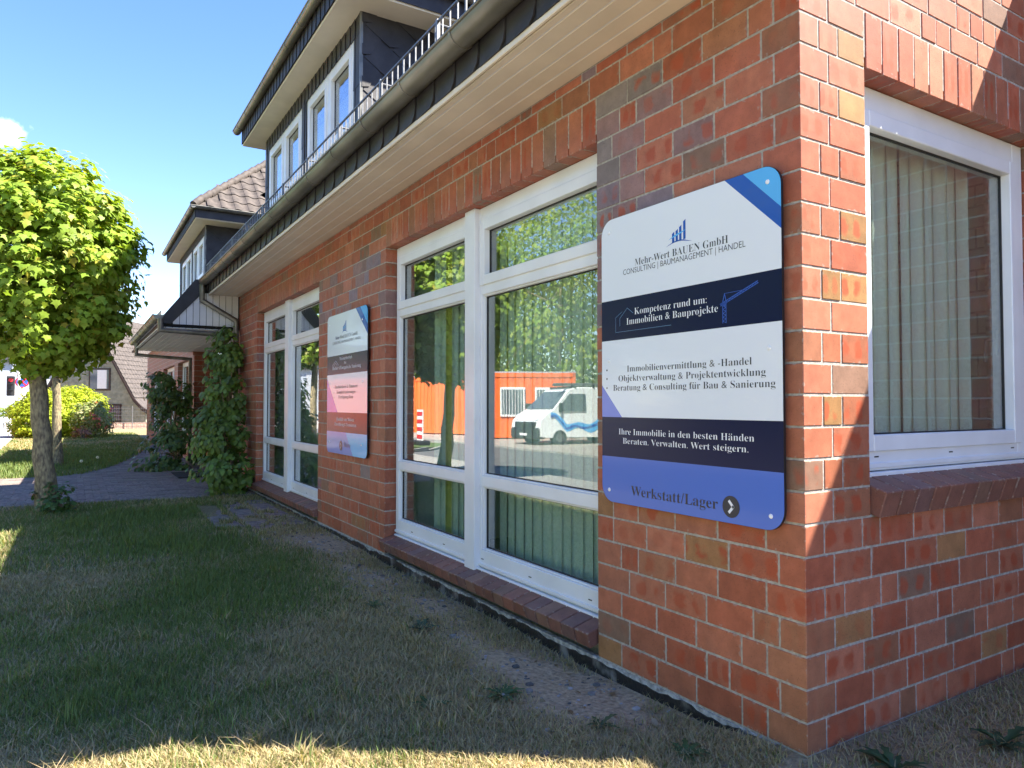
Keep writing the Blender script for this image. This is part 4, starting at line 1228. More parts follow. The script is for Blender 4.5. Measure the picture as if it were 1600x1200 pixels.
# sign on the corner pillar
S1, inn, X = sign(.065, 1.182, .838, 2.292, .085, 'large white and blue company sign with crane drawing on the corner pillar')
g1, g2_, g3 = (.344, 2.292), (.0655, 2.025), (.25, 2.292)
sA, sB = (.350, 2.292), (.0655, 2.0265); sC, sD = (.252, 2.292), (.0655, 2.112)
top = band(inn, 1.870, 2.3)
flat(S1, 'field', half(top, sA, sB, (1, 1.9)), X, 'blueprint_white')
flat(S1, 'stripe', half(half(top, sA, sB, (.1, 2.29)), sC, sD, (1, 1.9)), X, 'sign_mid')
flat(S1, 'corner_field', half(top, sC, sD, (.066, 2.29)), X, 'sign_sky')
flat(S1, 'band', band(inn, 1.664, 1.870), X, 'sign_navy')
mid = band(inn, 1.272, 1.664)
flat(S1, 'field', half(mid, (1.181, 1.437), (1.0224, 1.272), (.5, 1.5)), X, 'blueprint_white')
flat(S1, 'wedge', half(mid, (1.181, 1.437), (1.0224, 1.272), (1.18, 1.28)), X, 'sign_violet')
flat(S1, 'band', band(inn, 1.071, 1.272), X, 'sign_navy')
flat(S1, 'field', band(inn, .8, 1.071), X, 'sign_blue')
XT = X - .0008
logo(S1, .702, .539, XT, 2.072)
WORDS1 = (('Mehr-Wert BAUEN GmbH', .9214, .3315, 2.0212, .034, 'ink_dark', 1), ('CONSULTING | BAUMANAGEMENT | HANDEL', 1.0087, .2404, 1.9875, .027, 'ink_dark', 0),
        ('Kompetenz rund um:', .9256, .4543, 1.7800, .033, 'ink_white', 1), ('Immobilien & Bauprojekte', .9852, .3909, 1.7345, .033, 'ink_white', 1),
        ('Immobilienvermittlung & -Handel', .9831, .2142, 1.4995, .031, 'ink_dark', 1), ('Objektverwaltung & Projektentwicklung', 1.048, .1457, 1.4525, .031, 'ink_dark', 1), ('Beratung & Consulting für Bau & Sanierung', 1.0899, .0999, 1.4055, .031, 'ink_dark', 1),
        ('Ihre Immobilie in den besten Händen', 1.0485, .2055, 1.1855, .030, 'ink_white', 1), ('Beraten. Verwalten. Wert steigern.', 1.0169, .2351, 1.1400, .029, 'ink_white', 1), ('Werkstatt/Lager', .9577, .3999, .8885, .047, 'ink_dark', 1))
prepare([(w[0], w[6]) for w in WORDS1], -.0122)
for s, yl, yr, z, cap, m, se in WORDS1:
    lettering(S1, s, yl, yr, z, cap, XT, m, bool(se), -.0122 if '/' not in s else -.007)
for z in (1.5127, 1.4681, 1.4210): flat(S1, 'bullet', [(1.14 + .005 * math.cos(a), z + .005 * math.sin(a)) for a in np.linspace(0, 6.28, 9)[:-1]], XT, 'ink_dark', .0004)
line(S1, 'house_outline', [(.6725, 1.7043), (1.0685, 1.7030), (1.0680, 1.7782), (1.020, 1.803)], .0018, XT, 'ink_line')
line(S1, 'house_outline', [(1.0359, 1.7328), (1.0357, 1.7720), (.9784, 1.8187), (.9353, 1.7891)], .0022, XT, 'ink_line')
cr = 'ink_crane'
for dy in (-.009, .009): line(S1, 'crane_mast', [(.355 + dy, 1.683), (.355 + dy, 1.765)], .0028, XT, cr)
line(S1, 'crane_mast', [(.355 + (.009 if i % 2 else -.009), 1.683 + i * .0082) for i in range(11)], .002, XT, cr)
line(S1, 'crane_tower', [(.366, 1.765), (.3537, 1.808), (.343, 1.765)], .003, XT, cr)
flat(S1, 'crane_cab', [(.375, 1.768), (.344, 1.772), (.352, 1.748)], XT, cr, .0004)
ja, jb = Vector((.375, 1.757)), Vector((.178, 1.829)); jd = (jb - ja).normalized(); jn = Vector((jd.y, -jd.x)) * .009
if jn.y < 0: jn = -jn
line(S1, 'crane_jib', [tuple(ja), tuple(jb)], .0028, XT, cr); line(S1, 'crane_jib', [tuple(ja + jn), tuple(jb + jn)], .0028, XT, cr)
line(S1, 'crane_jib', [tuple(ja + (jb - ja) * i / 26 + (jn if i % 2 else jn * 0)) for i in range(27)], .002, XT, cr)
line(S1, 'crane_tie', [(.3537, 1.808), tuple(ja + (jb - ja) * .62 + jn)], .0014, XT, cr)
arrow(S1, .3287, .9082, .046, XT)
screws(S1, XT, [(1.118, 2.2237), (.129, 2.227), (.1292, 1.561), (1.1234, 1.561), (1.1247, .8995), (.1288, .8956)])

# sign on the second pillar
S2, inn, X = sign(4.69, 5.945, .820, 2.286, .07, 'smaller looking company sign with pitched roof outline on the pillar between the windows')
sA, sB = (5.03, 2.286), (4.691, 2.005); sC, sD = (4.90, 2.286), (4.691, 2.100)
top = band(inn, 1.850, 2.3)
flat(S2, 'field', half(top, sA, sB, (5.5, 1.9)), X, 'blueprint_white')
flat(S2, 'stripe', half(half(top, sA, sB, (4.7, 2.28)), sC, sD, (5.5, 1.9)), X, 'sign_mid')
flat(S2, 'corner_field', half(top, sC, sD, (4.692, 2.28)), X, 'sign_sky')
flat(S2, 'band', band(inn, 1.650, 1.850), X, 'sign_navy')
mid = band(inn, 1.252, 1.650)
flat(S2, 'field', half(mid, (5.945, 1.615), (5.576, 1.252), (5.0, 1.5)), X, 'blueprint_white')
flat(S2, 'wedge', half(mid, (5.945, 1.615), (5.576, 1.252), (5.94, 1.26)), X, 'sign_violet')
flat(S2, 'band', band(inn, 1.048, 1.252), X, 'sign_navy')
low = band(inn, .8, 1.048)
flat(S2, 'field', half(low, (5.3163, 1.048), (5.087, .82), (5.9, .9)), X, 'sign_violet')
flat(S2, 'corner_field', half(low, (5.3163, 1.048), (5.087, .82), (4.7, .9)), X, 'sign_sky')
XT = X - .0012
logo(S2, 5.46, 5.27, XT, 2.075)
WORDS2 = (('Mehr-Wert BAUEN GmbH', 5.6681, 4.9714, 2.019, .036, 'ink_dark', 1), ('CONSULTING | BAUMANAGEMENT | HANDEL', 5.7626, 4.8714, 1.970, .028, 'ink_dark', 0),
        ('Meisterbetrieb', 5.5237, 5.1267, 1.795, .034, 'ink_white', 1), ('für', 5.37, 5.30, 1.752, .024, 'ink_white', 1), ('Dächer & Energetische Sanierung', 5.7564, 4.8666, 1.700, .036, 'ink_white', 1),
        ('Dachdeckerei & Zimmerei', 5.666, 4.962, 1.502, .034, 'ink_dark', 1), ('Komplettsanierungen', 5.6085, 5.0213, 1.446, .034, 'ink_dark', 1), ('Fertigungsbau', 5.5472, 5.0901, 1.396, .034, 'ink_dark', 1),
        ('Qualität vom Meister', 5.6115, 5.0529, 1.166, .034, 'ink_white', 1), ('Zuverlässig & Termintreu', 5.6713, 4.9951, 1.113, .034, 'ink_white', 1), ('Büro', 5.37, 5.164, .900, .05, 'ink_dark', 1))
prepare([(w[0], w[6]) for w in WORDS2], -.010)
for s, yl, yr, z, cap, m, se in WORDS2:
    lettering(S2, s, yl, yr, z, cap, XT, m, bool(se), -.010)
for z in (1.512, 1.457, 1.407): flat(S2, 'bullet', [(5.70 + .007 * math.cos(a), z + .007 * math.sin(a)) for a in np.linspace(0, 6.28, 9)[:-1]], XT, 'ink_dark', .0004)
line(S2, 'roof_outline', [(5.7576, 1.745), (5.649, 1.795), (5.555, 1.745)], .004, XT, 'ink_white')
line(S2, 'roof_outline', [(5.72, 1.735), (5.649, 1.77), (5.59, 1.735)], .003, XT, 'ink_white')
arrow(S2, 5.459, .908, .05, XT)
screws(S2, XT, [(4.8356, 2.155), (4.8214, 1.553), (5.8356, .934), (4.8418, .9415), (5.86, 2.19), (5.86, 1.56)])

# ================================================================== PLANTS
def leaf_mesh(name, C, N, S, shape, colr, mtl, parent=None, spin=None, bend=.25):
    """many leaves as one mesh. C centres, N face normals, S sizes; shape: outline in the unit square, tip at +y"""
    C = np.asarray(C, float); N = np.asarray(N, float); n = len(C); N /= np.linalg.norm(N, axis=1)[:, None] + 1e-9
    ref = RNG.normal(size=(n, 3)) if spin is None else np.tile(spin, (n, 1)) + RNG.normal(size=(n, 3)) * .35
    T = ref - (ref * N).sum(1)[:, None] * N; T /= np.linalg.norm(T, axis=1)[:, None] + 1e-9
    B = np.cross(N, T)
    sh = np.asarray(shape, float); k = len(sh)
    pts = np.concatenate([[[0, .42]], sh])          # hub + outline
    zz = -bend * (pts[:, 0] ** 2 + (pts[:, 1] - .4) ** 2)
    S = np.asarray(S, float)[:, None, None]
    V = C[:, None, :] + S * (pts[None, :, 0, None] * B[:, None, :] + pts[None, :, 1, None] * T[:, None, :] + zz[None, :, None] * N[:, None, :])
    V = V.reshape(-1, 3)
    tri = np.array([[0, 1 + i, 1 + (i + 1) % k] for i in range(k)])
    F = (np.arange(n)[:, None, None] * (k + 1) + tri[None]).reshape(-1, 3)
    return raw_mesh(name, V, F, np.repeat(np.asarray(colr, float), k + 1, axis=0), mtl, parent)
def raw_mesh(name, V, F, C, mtl, parent=None):
    me = bpy.data.meshes.new(name); me.vertices.add(len(V)); me.vertices.foreach_set('co', np.asarray(V, np.float32).ravel())
    m = F.shape[1]
    me.loops.add(F.size); me.loops.foreach_set('vertex_index', F.ravel().astype(np.int32))
    me.polygons.add(len(F)); me.polygons.foreach_set('loop_start', np.arange(0, F.size, m, dtype=np.int32)); me.polygons.foreach_set('loop_total', np.full(len(F), m, np.int32))
    me.update(calc_edges=True)
    ca = me.color_attributes.new('col', 'FLOAT_COLOR', 'POINT')
    ca.data.foreach_set('color', np.concatenate([C, np.ones((len(C), 1))], 1).astype(np.float32).ravel())
    me.materials.append(MT[mtl])
    return link(name, me, parent)
MAPLE = [(0, 0), (.14, .08), (.42, .02), (.34, .22), (.58, .46), (.33, .50), (.22, .62), (.16, .72), (.0, 1.02), (-.16, .72), (-.22, .62), (-.33, .50), (-.58, .46), (-.34, .22), (-.42, .02), (-.14, .08)]
OVAL = [(0, 0), (.24, .16), (.36, .42), (.26, .74), (0, 1.05), (-.26, .74), (-.36, .42), (-.24, .16)]
SIMPLE = [(0, 0), (.32, .35), (.2, .75), (0, 1), (-.22, .7), (-.3, .33)]
QUAD = [(0, 0), (.36, .45), (0, 1), (-.36, .45)]
def colmix(n, base, var, alt=None, pa=0.0):
    c = np.tile(np.array(base), (n, 1)) * RNG.uniform(1 - var, 1 + var, (n, 1)) * RNG.uniform(.93, 1.07, (n, 3))
    if alt is not None:
        m = RNG.random(n) < pa; c[m] = np.array(alt) * RNG.uniform(.85, 1.15, (m.sum(), 1))
    return c
def crown_pts(cen, rad, clumps, per, csz, fill=.25, shape_fn=None, updown=(-1, 1)):
    """leaves gathered in clumps set around an uneven ellipsoid"""
    cen = np.array(cen); rad = np.array(rad)
    d = RNG.normal(size=(clumps * 3, 3)); d /= np.linalg.norm(d, axis=1)[:, None]
    d = d[(d[:, 2] > updown[0]) & (d[:, 2] < updown[1])][:clumps]
    rr = np.where(RNG.random(len(d)) < fill, RNG.uniform(.35, .8, len(d)), RNG.uniform(.84, 1.05, len(d)))
    K = cen + d * rad * rr[:, None]
    cs = csz * RNG.uniform(.7, 1.3, len(K))
    L = RNG.normal(size=(len(K), per, 3)); L /= np.linalg.norm(L, axis=2)[:, :, None]
    P = K[:, None] + L * (RNG.random((len(K), per, 1)) ** .5) * cs[:, None, None] * np.array([1, 1, .7])
    Nn = d[:, None] * .6 + L * .55 + np.array([0, 0, .55]) + RNG.normal(size=L.shape) * .35
    return P.reshape(-1, 3), Nn.reshape(-1, 3), np.repeat(np.arange(len(K)), per), K
def tree(name, base, lean, h, r0, cen, rad, clumps, per, csz, size, shape, col, alt, pa, label, group=None, mtl='leaf', limbs=14, cat='tree', bark='bark'):
    e = tag(empty(name, base), label, cat, group)
    b = Vector(base); top = Vector(cen) + Vector((0, 0, rad[2] * .35))
    tr = MB(); pts = []; n = 9
    ctl = Vector((b.x + lean[0], b.y + lean[1], b.z + h))
    for i in range(n):
        t = i / (n - 1); p = b * (1 - t) ** 2 + (b * .5 + ctl * .5 + Vector((lean[0] * .12, 0, 0))) * 2 * t * (1 - t) + ctl * t * t
        pts.append(p + Vector((random.uniform(-1, 1), random.uniform(-1, 1), 0)) * r0 * .12)
    rs = [r0 * (1.28 if i == 0 else 1.08 if i == 1 else 1 - .3 * i / n) for i in range(n)]
    tr.tube(pts, rs, 14)
    tr.tube([ctl - Vector((0, 0, .1)), (ctl + top) / 2, top], [r0 * .66, r0 * .4, r0 * .1], 8)
    smooth_by_angle(tr.build('trunk', bark, e), 60)
    P, N, ci, K = crown_pts(cen, rad, clumps, per, csz)
    lb = MB()
    for k in range(min(limbs, len(K))):
        q = Vector(K[k * len(K) // limbs]); s = ctl + (top - ctl) * random.uniform(0, .7); m = (s + q) / 2 + Vector((0, 0, -.05 * rad[2]))
        lb.tube([s, m, q], [r0 * .3, r0 * .18, r0 * .05], 6)
    lb.build('limbs', bark, e)
    cl = colmix(len(P), col, .16, alt, pa) * RNG.uniform(.86, 1.14, len(K))[ci][:, None]
    tag(leaf_mesh('crown', P, N, size * RNG.uniform(.7, 1.2, len(P)), shape, cl, mtl, e, spin=np.array([0, 0, -1.0])), kind='stuff')
    return e
tree('maple_tree', (-2.66, 9.15, -.06), (-.14, .0), 1.95, .125, (-2.78, 9.2, 3.17), (1.05, 1.05, 1.38), 620, 30, .22, .100, MAPLE, (.215, .310, .035), (.32, .30, .04), .08,
     'maple tree with round bright green crown and leaning mossy trunk beside the path', 'maples on the lawn')
tree('maple_tree', (-2.70, 17.1, -.05), (-.05, .0), 2.3, .105, (-2.75, 17.1, 3.75), (1.1, 1.1, 1.35), 190, 20, .28, .15, MAPLE, (.19, .28, .035), (.22, .22, .03), .05,
     'second maple standing farther back on the lawn, behind the leaning trunk', 'maples on the lawn')

# shoots round the foot of the near maple
P, N, ci, K = crown_pts((-2.58, 9.02, .10), (.26, .24, .22), 26, 14, .10, .4)
e = tag(empty('root_shoots', (-2.58, 9.02, -.06)), 'leafy green shoots growing round the foot of the leaning maple', 'shrub')
leaf_mesh('foliage', P, N, .07 * RNG.uniform(.6, 1.2, len(P)), SIMPLE, colmix(len(P), (.065, .125, .035), .2), 'darkleaf', e)
st = MB()
for k in K[:14]: st.tube([(-2.6, 9.05, -.06), ((-2.6 + k[0]) / 2, (9.05 + k[1]) / 2, k[2] * .6), tuple(k)], .005, 5)
st.build('stems', 'bark', e)

# climbing hydrangeas by the entrance
def climber(name, base, blobs, label, col, nleaf, size):
    e = tag(empty(name, base), label, 'shrub', 'climbing shrubs by the entrance'); Ps = []; Ns = []; cs = []
    stm = MB()
    for (c, r, k) in blobs:
        P, N, ci, K = crown_pts(c, r, k, nleaf, .16, .3)
        Ps.append(P); Ns.append(N + np.array([-.5, -.45, .1])); cs.append(colmix(len(P), col, .22) * RNG.uniform(.75, 1.25, len(K))[ci][:, None])
        for q in K[::3]: stm.tube([(base[0] + .1, base[1], base[2]), ((base[0] + .1 + c[0]) / 2, (base[1] + c[1]) / 2, c[2] * .6), tuple(q)], .008, 5)
    P = np.concatenate(Ps); N = np.concatenate(Ns); C = np.concatenate(cs)
    m = (P[:, 0] < -.03) | (P[:, 1] > 11.25); m &= P[:, 2] > -.02
    stm.build('stems', 'bark', e)
    tag(leaf_mesh('foliage', P[m], N[m], size * RNG.uniform(.65, 1.2, m.sum()), OVAL, C[m], 'darkleaf', e, spin=np.array([0, 0, -1.0])), kind='stuff')
    return e
climber('climbing_shrub', (-.30, 10.2, -.05), [((-.42, 9.95, .28), (.40, .55, .36), 42), ((-.42, 10.2, .85), (.36, .5, .45), 42), ((-.36, 10.5, 1.4), (.32, .48, .42), 36), ((-.30, 10.75, 1.95), (.24, .36, .40), 26), ((-.26, 10.9, 2.30), (.18, .26, .26), 14), ((-.62, 10.5, .9), (.22, .4, .35), 14)],
        'tall leafy climbing shrub on the wall beside the far front window', (.115, .185, .034), 26, .090)
climber('climbing_shrub', (-.45, 15.6, -.03), [((-.55, 15.2, .35), (.5, .8, .42), 34), ((-.55, 15.6, 1.0), (.45, .75, .5), 36), ((-.62, 15.8, 1.55), (.42, .65, .40), 30), ((-.85, 14.6, .08), (.5, .4, .14), 14), ((-.75, 16.2, 1.75), (.4, .5, .3), 18)],
        'dark climbing shrub on the canopy downpipe beyond the entrance door', (.070, .120, .030), 24, .10)

# hedge, rhododendron, small pink shrub
def bush(name, cen, rad, k, per, csz, size, col, alt, pa, label, cat='shrub', mtl='leaf', fl=None):
    e = tag(empty(name, (cen[0], cen[1], -.05)), label, cat)
    P, N, ci, K = crown_pts(cen, rad, k, per, csz, .15, updown=(-.75, 1))
    m = P[:, 2] > -.04
    C = colmix(len(P), col, .18, alt, pa) * RNG.uniform(.85, 1.15, len(K))[ci][:, None]
    tag(leaf_mesh('foliage', P[m], N[m], size * RNG.uniform(.7, 1.2, m.sum()), SIMPLE, C[m], mtl, e), kind='stuff')
    core = MB(); cx, cy, cz = cen; a = .72
    for i in range(7):
        q = K[i * len(K) // 7]; core.tube([(cx + (q[0] - cx) * .15, cy + (q[1] - cy) * .15, -.05), ((cx + q[0]) / 2, (cy + q[1]) / 2, q[2] * .5), tuple(q)], [.03, .02, .006], 5)
    core.build('stems', 'bark', e)
    return e
bush('privet_hedge', (-3.55, 33.2, .75), (1.08, 1.3, 1.12), 420, 40, .24, .10, (.30, .36, .020), (.36, .42, .03), .3, 'large rounded yellow green hedge on the far lawn', 'hedge')
bush('privet_hedge', (-2.35, 34.0, .85), (1.15, 1.3, 1.17), 380, 40, .24, .10, (.30, .36, .020), (.36, .42, .03), .3, 'second yellow green hedge mound right of the large one', 'hedge')
e = bush('rhododendron', (-1.75, 31.9, .68), (.68, .7, .80), 110, 26, .28, .12, (.21, .26, .09), (.34, .32, .16), .25, 'olive green rhododendron with fading blossoms in front of the hedge', 'shrub', 'leaf')
P, N, ci, K = crown_pts((-1.45, 31.6, .85), (.55, .55, .6), 22, 14, .09, 0)
leaf_mesh('blossoms', P, N, .08 * RNG.uniform(.6, 1.2, len(P)), QUAD, colmix(len(P), (.55, .16, .13), .3), 'leaf', e)
bush('barberry_shrub', (-2.15, 30.9, .2), (.28, .26, .26), 26, 20, .12, .07, (.26, .12, .10), (.34, .2, .14), .4, 'small reddish shrub at the foot of the rhododendron', 'shrub')

# shrub at the right hand edge whose twig reaches into the picture
e = tag(empty('edge_shrub', (1.75, -.62, 0)), 'green leafy twig reaching in at the right edge below the sill', 'shrub')
P = []; tw = MB()
for (q, n) in (((1.30, -.30, .68), 9), ((1.62, -.45, .95), 10), ((1.72, -.7, .8), 10), ((1.55, -.62, .55), 10)):
    s = Vector((1.78, -.62, -.02)); q = Vector(q); m = (s + q) / 2 + Vector((.06, 0, .12)); tw.tube([s, m, q], [.006, .004, .002], 5)
    for i in range(n):
        t = .45 + .58 * i / n; p = s * (1 - t) ** 2 + m * 2 * t * (1 - t) + q * t * t; P.append(tuple(p + Vector((random.uniform(-.02, .02), random.uniform(-.02, .02), random.uniform(-.02, .02)))))
tw.build('stems', 'bark', e)
leaf_mesh('foliage', P, RNG.normal(size=(len(P), 3)) + np.array([-.6, -.6, .6]), np.full(len(P), .055), SIMPLE, colmix(len(P), (.13, .23, .04), .15), 'leaf', e)

# ------------------------------------------------------------------ grass
def scatter(n, x0, x1, y0, y1):
    return RNG.uniform(x0, x1, n), RNG.uniform(y0, y1, n)
slab_rects = sl
def grass_ok(x, y):
    m = (x > edge(y) + .03) & ~((x > -.03) & (y > -.02))
    far = 14.25 + np.where(x > -2.6, 3.6 * np.clip((x + 2.6) / 1.3, 0, 9) ** 1.8, 0)
    near = 9.72 - .10 * (x + 2)
    m &= ~((y > near + .06 * (vnoise(x, y, 4, 77) - .5)) & (y < np.minimum(far, 27)) & (x < 0))
    for a, b, c, d in slab_rects: m &= ~((x > a + .03) & (x < b - .03) & (y > c) & (y < d - .5 * vnoise(x, y, 3, 78)) & (vnoise(x, y, 6, 79) > .28))
    return m
def blades(name, x, y, hmul, wmul, parent=None):
    m = grass_ok(x, y); x, y = x[m], y[m]
    hmul = np.broadcast_to(hmul, m.shape)[m]; wmul = np.broadcast_to(wmul, m.shape)[m]
    g = green(x, y); b = bare(x, y)
    keep = RNG.random(len(x)) > b * 1.05
    x, y, g, hmul, wmul = x[keep], y[keep], g[keep], hmul[keep], wmul[keep]; n = len(x)
    isg = RNG.random(n) < np.clip(g * 1.38, .06, .95)
    hh = np.where(isg, RNG.uniform(.022, .062, n) * (0.75 + .6 * g), RNG.uniform(.012, .045, n)) * hmul
    ang = RNG.uniform(0, 2 * np.pi, n); lean = np.where(isg, RNG.uniform(.1, .8, n), RNG.uniform(.5, 1.9, n)) * hh
    w = RNG.uniform(.0012, .0026, n) * wmul
    z = ground_z(x, y) - .004
    dx, dy = np.cos(ang), np.sin(ang); px_, py_ = -dy, dx
    V = np.zeros((n, 5, 3))
    for k, (s, f, hf) in enumerate(((-1, 0, 0), (1, 0, 0), (-.8, .35, .6), (.8, .35, .6), (0, 1, 1))):
        V[:, k, 0] = x + px_ * w * s + dx * lean * f; V[:, k, 1] = y + py_ * w * s + dy * lean * f; V[:, k, 2] = z + hh * hf
    Fb = np.array([[0, 1, 3], [0, 3, 2], [2, 3, 4]]); F = (np.arange(n)[:, None, None] * 5 + Fb[None]).reshape(-1, 3)
    C = np.where(isg[:, None], np.array([.135, .195, .055]), np.array([.42, .34, .19])) * RNG.uniform(.7, 1.3, (n, 1)) * RNG.uniform(.93, 1.07, (n, 3))
    mixd = RNG.random((n, 1)) * .35; C = C * (1 - mixd) + np.array([.17, .17, .06]) * mixd
    return raw_mesh(name, V.reshape(-1, 3), F, np.repeat(C, 5, 0), 'grass', parent)
parts = []
for (n, x0, x1, y0, y1) in ((150000, -2.9, .0, .05, 2.6), (85000, -3.2, .0, 2.6, 5.2), (55000, -3.4, .0, 5.2, 10.2), (20000, -.1, 2.3, -1.3, .0), (12000, -2.9, -.1, -1.3, .1)):
    parts.append(scatter(n, x0, x1, y0, y1))
x = np.concatenate([p[0] for p in parts]); y = np.concatenate([p[1] for p in parts])
dist = np.hypot(x - CAM[0], y - CAM[1])
hm = 0.70 + .065 * dist; wm = .55 + .135 * dist
kx, ky = scatter(230, -3.0, -.25, .9, 9.4); kx2, ky2 = scatter(60, -2.6, -.6, 1.0, 1.9)
kx = np.concatenate([kx, kx2]); ky = np.concatenate([ky, ky2])
tx = np.repeat(kx, 34) + RNG.normal(size=len(kx) * 34) * .028; ty = np.repeat(ky, 34) + RNG.normal(size=len(kx) * 34) * .028
td = np.hypot(tx - CAM[0], ty - CAM[1])
x = np.concatenate([x, tx]); y = np.concatenate([y, ty]); hm = np.concatenate([hm, np.repeat(RNG.uniform(1.2, 2.3, len(kx)), 34)]); wm = np.concatenate([wm, .7 + .14 * td])
tag(blades('grass', x, y, hm, wm), 'short lawn grass, green in patches and straw dry elsewhere', 'grass', kind='stuff')
x, y = scatter(52000, -4.6, .3, 13.8, 36)
dist = np.hypot(x - CAM[0], y - CAM[1])
tag(blades('grass', x, y, 1.7, 1.0 + .16 * dist), 'lawn grass beyond the paved path', 'grass', kind='stuff')

# weeds along the wall and in the lawn
def weed(x, y, s, label, n=11, col=(.055, .115, .04)):
    z = float(ground_z(np.array(x), np.array(y))); V = []; F = []; Cc = []
    for i in range(n):
        a = 2 * math.pi * i / n + random.uniform(-.3, .3); L = s * random.uniform(.6, 1.1); lift = random.uniform(.25, .9); prev = None
        K = 8; base = len(V)
        for k in range(K + 1):
            t = k / K; w = L * .13 * math.sin(math.pi * min(1, t * .93 + .07)) * (1.25 if k % 2 else .62)
            r = L * t; zz = z + L * lift * (t - .62 * t * t) + .004
            cx, cy = x + math.cos(a) * r, y + math.sin(a) * r; sx, sy = -math.sin(a) * w, math.cos(a) * w
            V += [(cx + sx, cy + sy, zz + w * .35), (cx, cy, zz), (cx - sx, cy - sy, zz + w * .35)]
            Cc += [tuple(np.array(col) * random.uniform(.8, 1.2))] * 3
        for k in range(K):
            b = base + 3 * k; F += [(b, b + 1, b + 4, b + 3), (b + 1, b + 2, b + 5, b + 4)]
    o = raw_mesh('dandelion_plant', np.array(V), np.array(F), np.array(Cc), 'darkleaf')
    return tag(o, label, 'weed', 'weeds in the lawn')
weed(-.62, 1.22, .115, 'toothed green weed rosette in the shaded lawn near the sunlit edge, below the sill end', 13)
weed(-.98, 1.26, .10, 'weed rosette at the edge of the sunlit grass, left of the larger rosette', 12)
weed(-.56, 2.30, .12, 'bluish green weed in the bare soil below the middle of the sill', 14, (.06, .10, .055))
weed(-.62, 2.95, .10, 'green weed tuft farthest along the soil below the window sill', 12)
weed(-.42, .72, .09, 'low weed in the soil halfway along the corner pillar', 10, (.07, .10, .04))
weed(-.30, .33, .10, 'toothed weed standing at the bottom edge close to the building corner', 12)
weed(.20, -.22, .13, 'dark green weed rosette right of the building corner', 14, (.04, .085, .035))
weed(.75, -.33, .14, 'broad weed in the shaded grass under the side window', 13, (.045, .09, .04))
for i, (x, y, h) in enumerate(((-2.28, 13.6, .34), (-2.0, 14.5, .34), (-2.72, 9.6, .26), (-2.6, 9.3, .12))):
    z = float(ground_z(np.array(x), np.array(y)))
    e = tag(empty('dandelion_clock', (x, y, z)), ['white dandelion clock in the tall grass left of its twin', 'white dandelion clock in the tall grass beyond the path', 'dandelion clock on a long stalk left of the near maple', 'low dandelion clock at the paving edge by the near maple'][i], 'flower', 'dandelion clocks')
    MB().tube([(x, y, z), (x + .02, y, z + h * .6), (x + .01, y, z + h)], .0035, 5).build('stalk', mat('dandelion_stalk', (.12, .16, .06)), e)
    d = RNG.normal(size=(150, 3)); d /= np.linalg.norm(d, axis=1)[:, None]
    leaf_mesh('seed_head', np.array([x + .01, y, z + h]) + d * .026, d, np.full(150, .014), QUAD, np.tile([.7, .7, .66], (150, 1)), 'leaf', e)

# litter in the bare soil
n = 1100
x = RNG.uniform(-.8, -.02, n); y = RNG.uniform(.1, 6.5, n)
lz = ground_z(x, y)
mb = MB()
for i in range(n):
    s = random.uniform(.003, .009) if random.random() < .93 else random.uniform(.012, .02); k = random.choice((.10, .15, .2, .26, .34))
    mb.box(x[i] - s, x[i] + s, y[i] - s * .8, y[i] + s * .8, lz[i] - s * .4, lz[i] + s * .7, s * .3, (k, k * .95, k * .88, 1))
tag(mb.build('gravel', 'paver_attr'), 'scattered grit and pebbles in the soil along the wall', 'gravel', kind='stuff')
n = 110
x = np.concatenate([RNG.uniform(-.5, -.02, 70), RNG.uniform(-2.6, -.3, 40)]); y = np.concatenate([RNG.uniform(.2, 7.5, 70), RNG.uniform(1, 6, 40)])
P = np.stack([x, y, ground_z(x, y) + .012], 1)
tag(leaf_mesh('leaf_litter', P, RNG.normal(size=(n, 3)) * .5 + np.array([0, 0, 1]), RNG.uniform(.02, .05, n), SIMPLE, colmix(n, (.20, .13, .075), .3, (.36, .29, .2), .25), 'leaf', bend=.8), 'dry brown leaves lying on the lawn and soil', 'leaves', kind='stuff')

# ================================================================== BEYOND THE LAWN
def rotz(a, o): return Matrix.Translation(Vector(o)) @ Matrix.Rotation(a, 4, 'Z')
class TB(MB):
    """MB in the local frame of a turned thing"""
    def __init__(s, M): super().__init__(); s.M = M
    def build(s, *a, **k):
        s.V = [tuple(s.M @ Vector(v)) for v in s.V]; return super().build(*a, **k)
# neighbour's house: gable at local y=0 facing -y, width along x
HW, HE, HA, HL = 3.5, .95, 6.7, 9.5
M = rotz(R(-35), (1.23 - HW * math.cos(R(35)) * 1.0, 46 + HW * math.sin(R(35)), 0))
T = lambda: TB(M)
hs = tag(empty('gabled_house', tuple(M @ Vector((0, 0, 0)))), 'grey green shingled house with steep tiled roof behind the hedge', 'house')
T().prism([(-HW, 0, -.5), (HW, 0, -.5), (HW, 0, HE), (HW * .80, 0, HE + .75), (0, 0, HA - .1), (-HW * .80, 0, HE + .75), (-HW, 0, HE)], (0, HL, 0)).build('wall', 'shingle', hs)
sgl = T(); z = -.1; k = 0
while z < HA - .4:
    hw = HW if z < HE else max(0, HW * .80 * (1 - (z - HE - .75) / (HA - HE - .85))) if z > HE + .75 else HW * (1 - .2 * (z - HE) / .75)
    sgl.prism([(-hw, -.03, z), (hw, -.03, z), (hw - .08, -.004, z + .20), (-hw + .08, -.004, z + .20)], (0, .004, 0)); z += .195
tag(sgl.build('shingles', 'shingle', hs), kind='stuff')
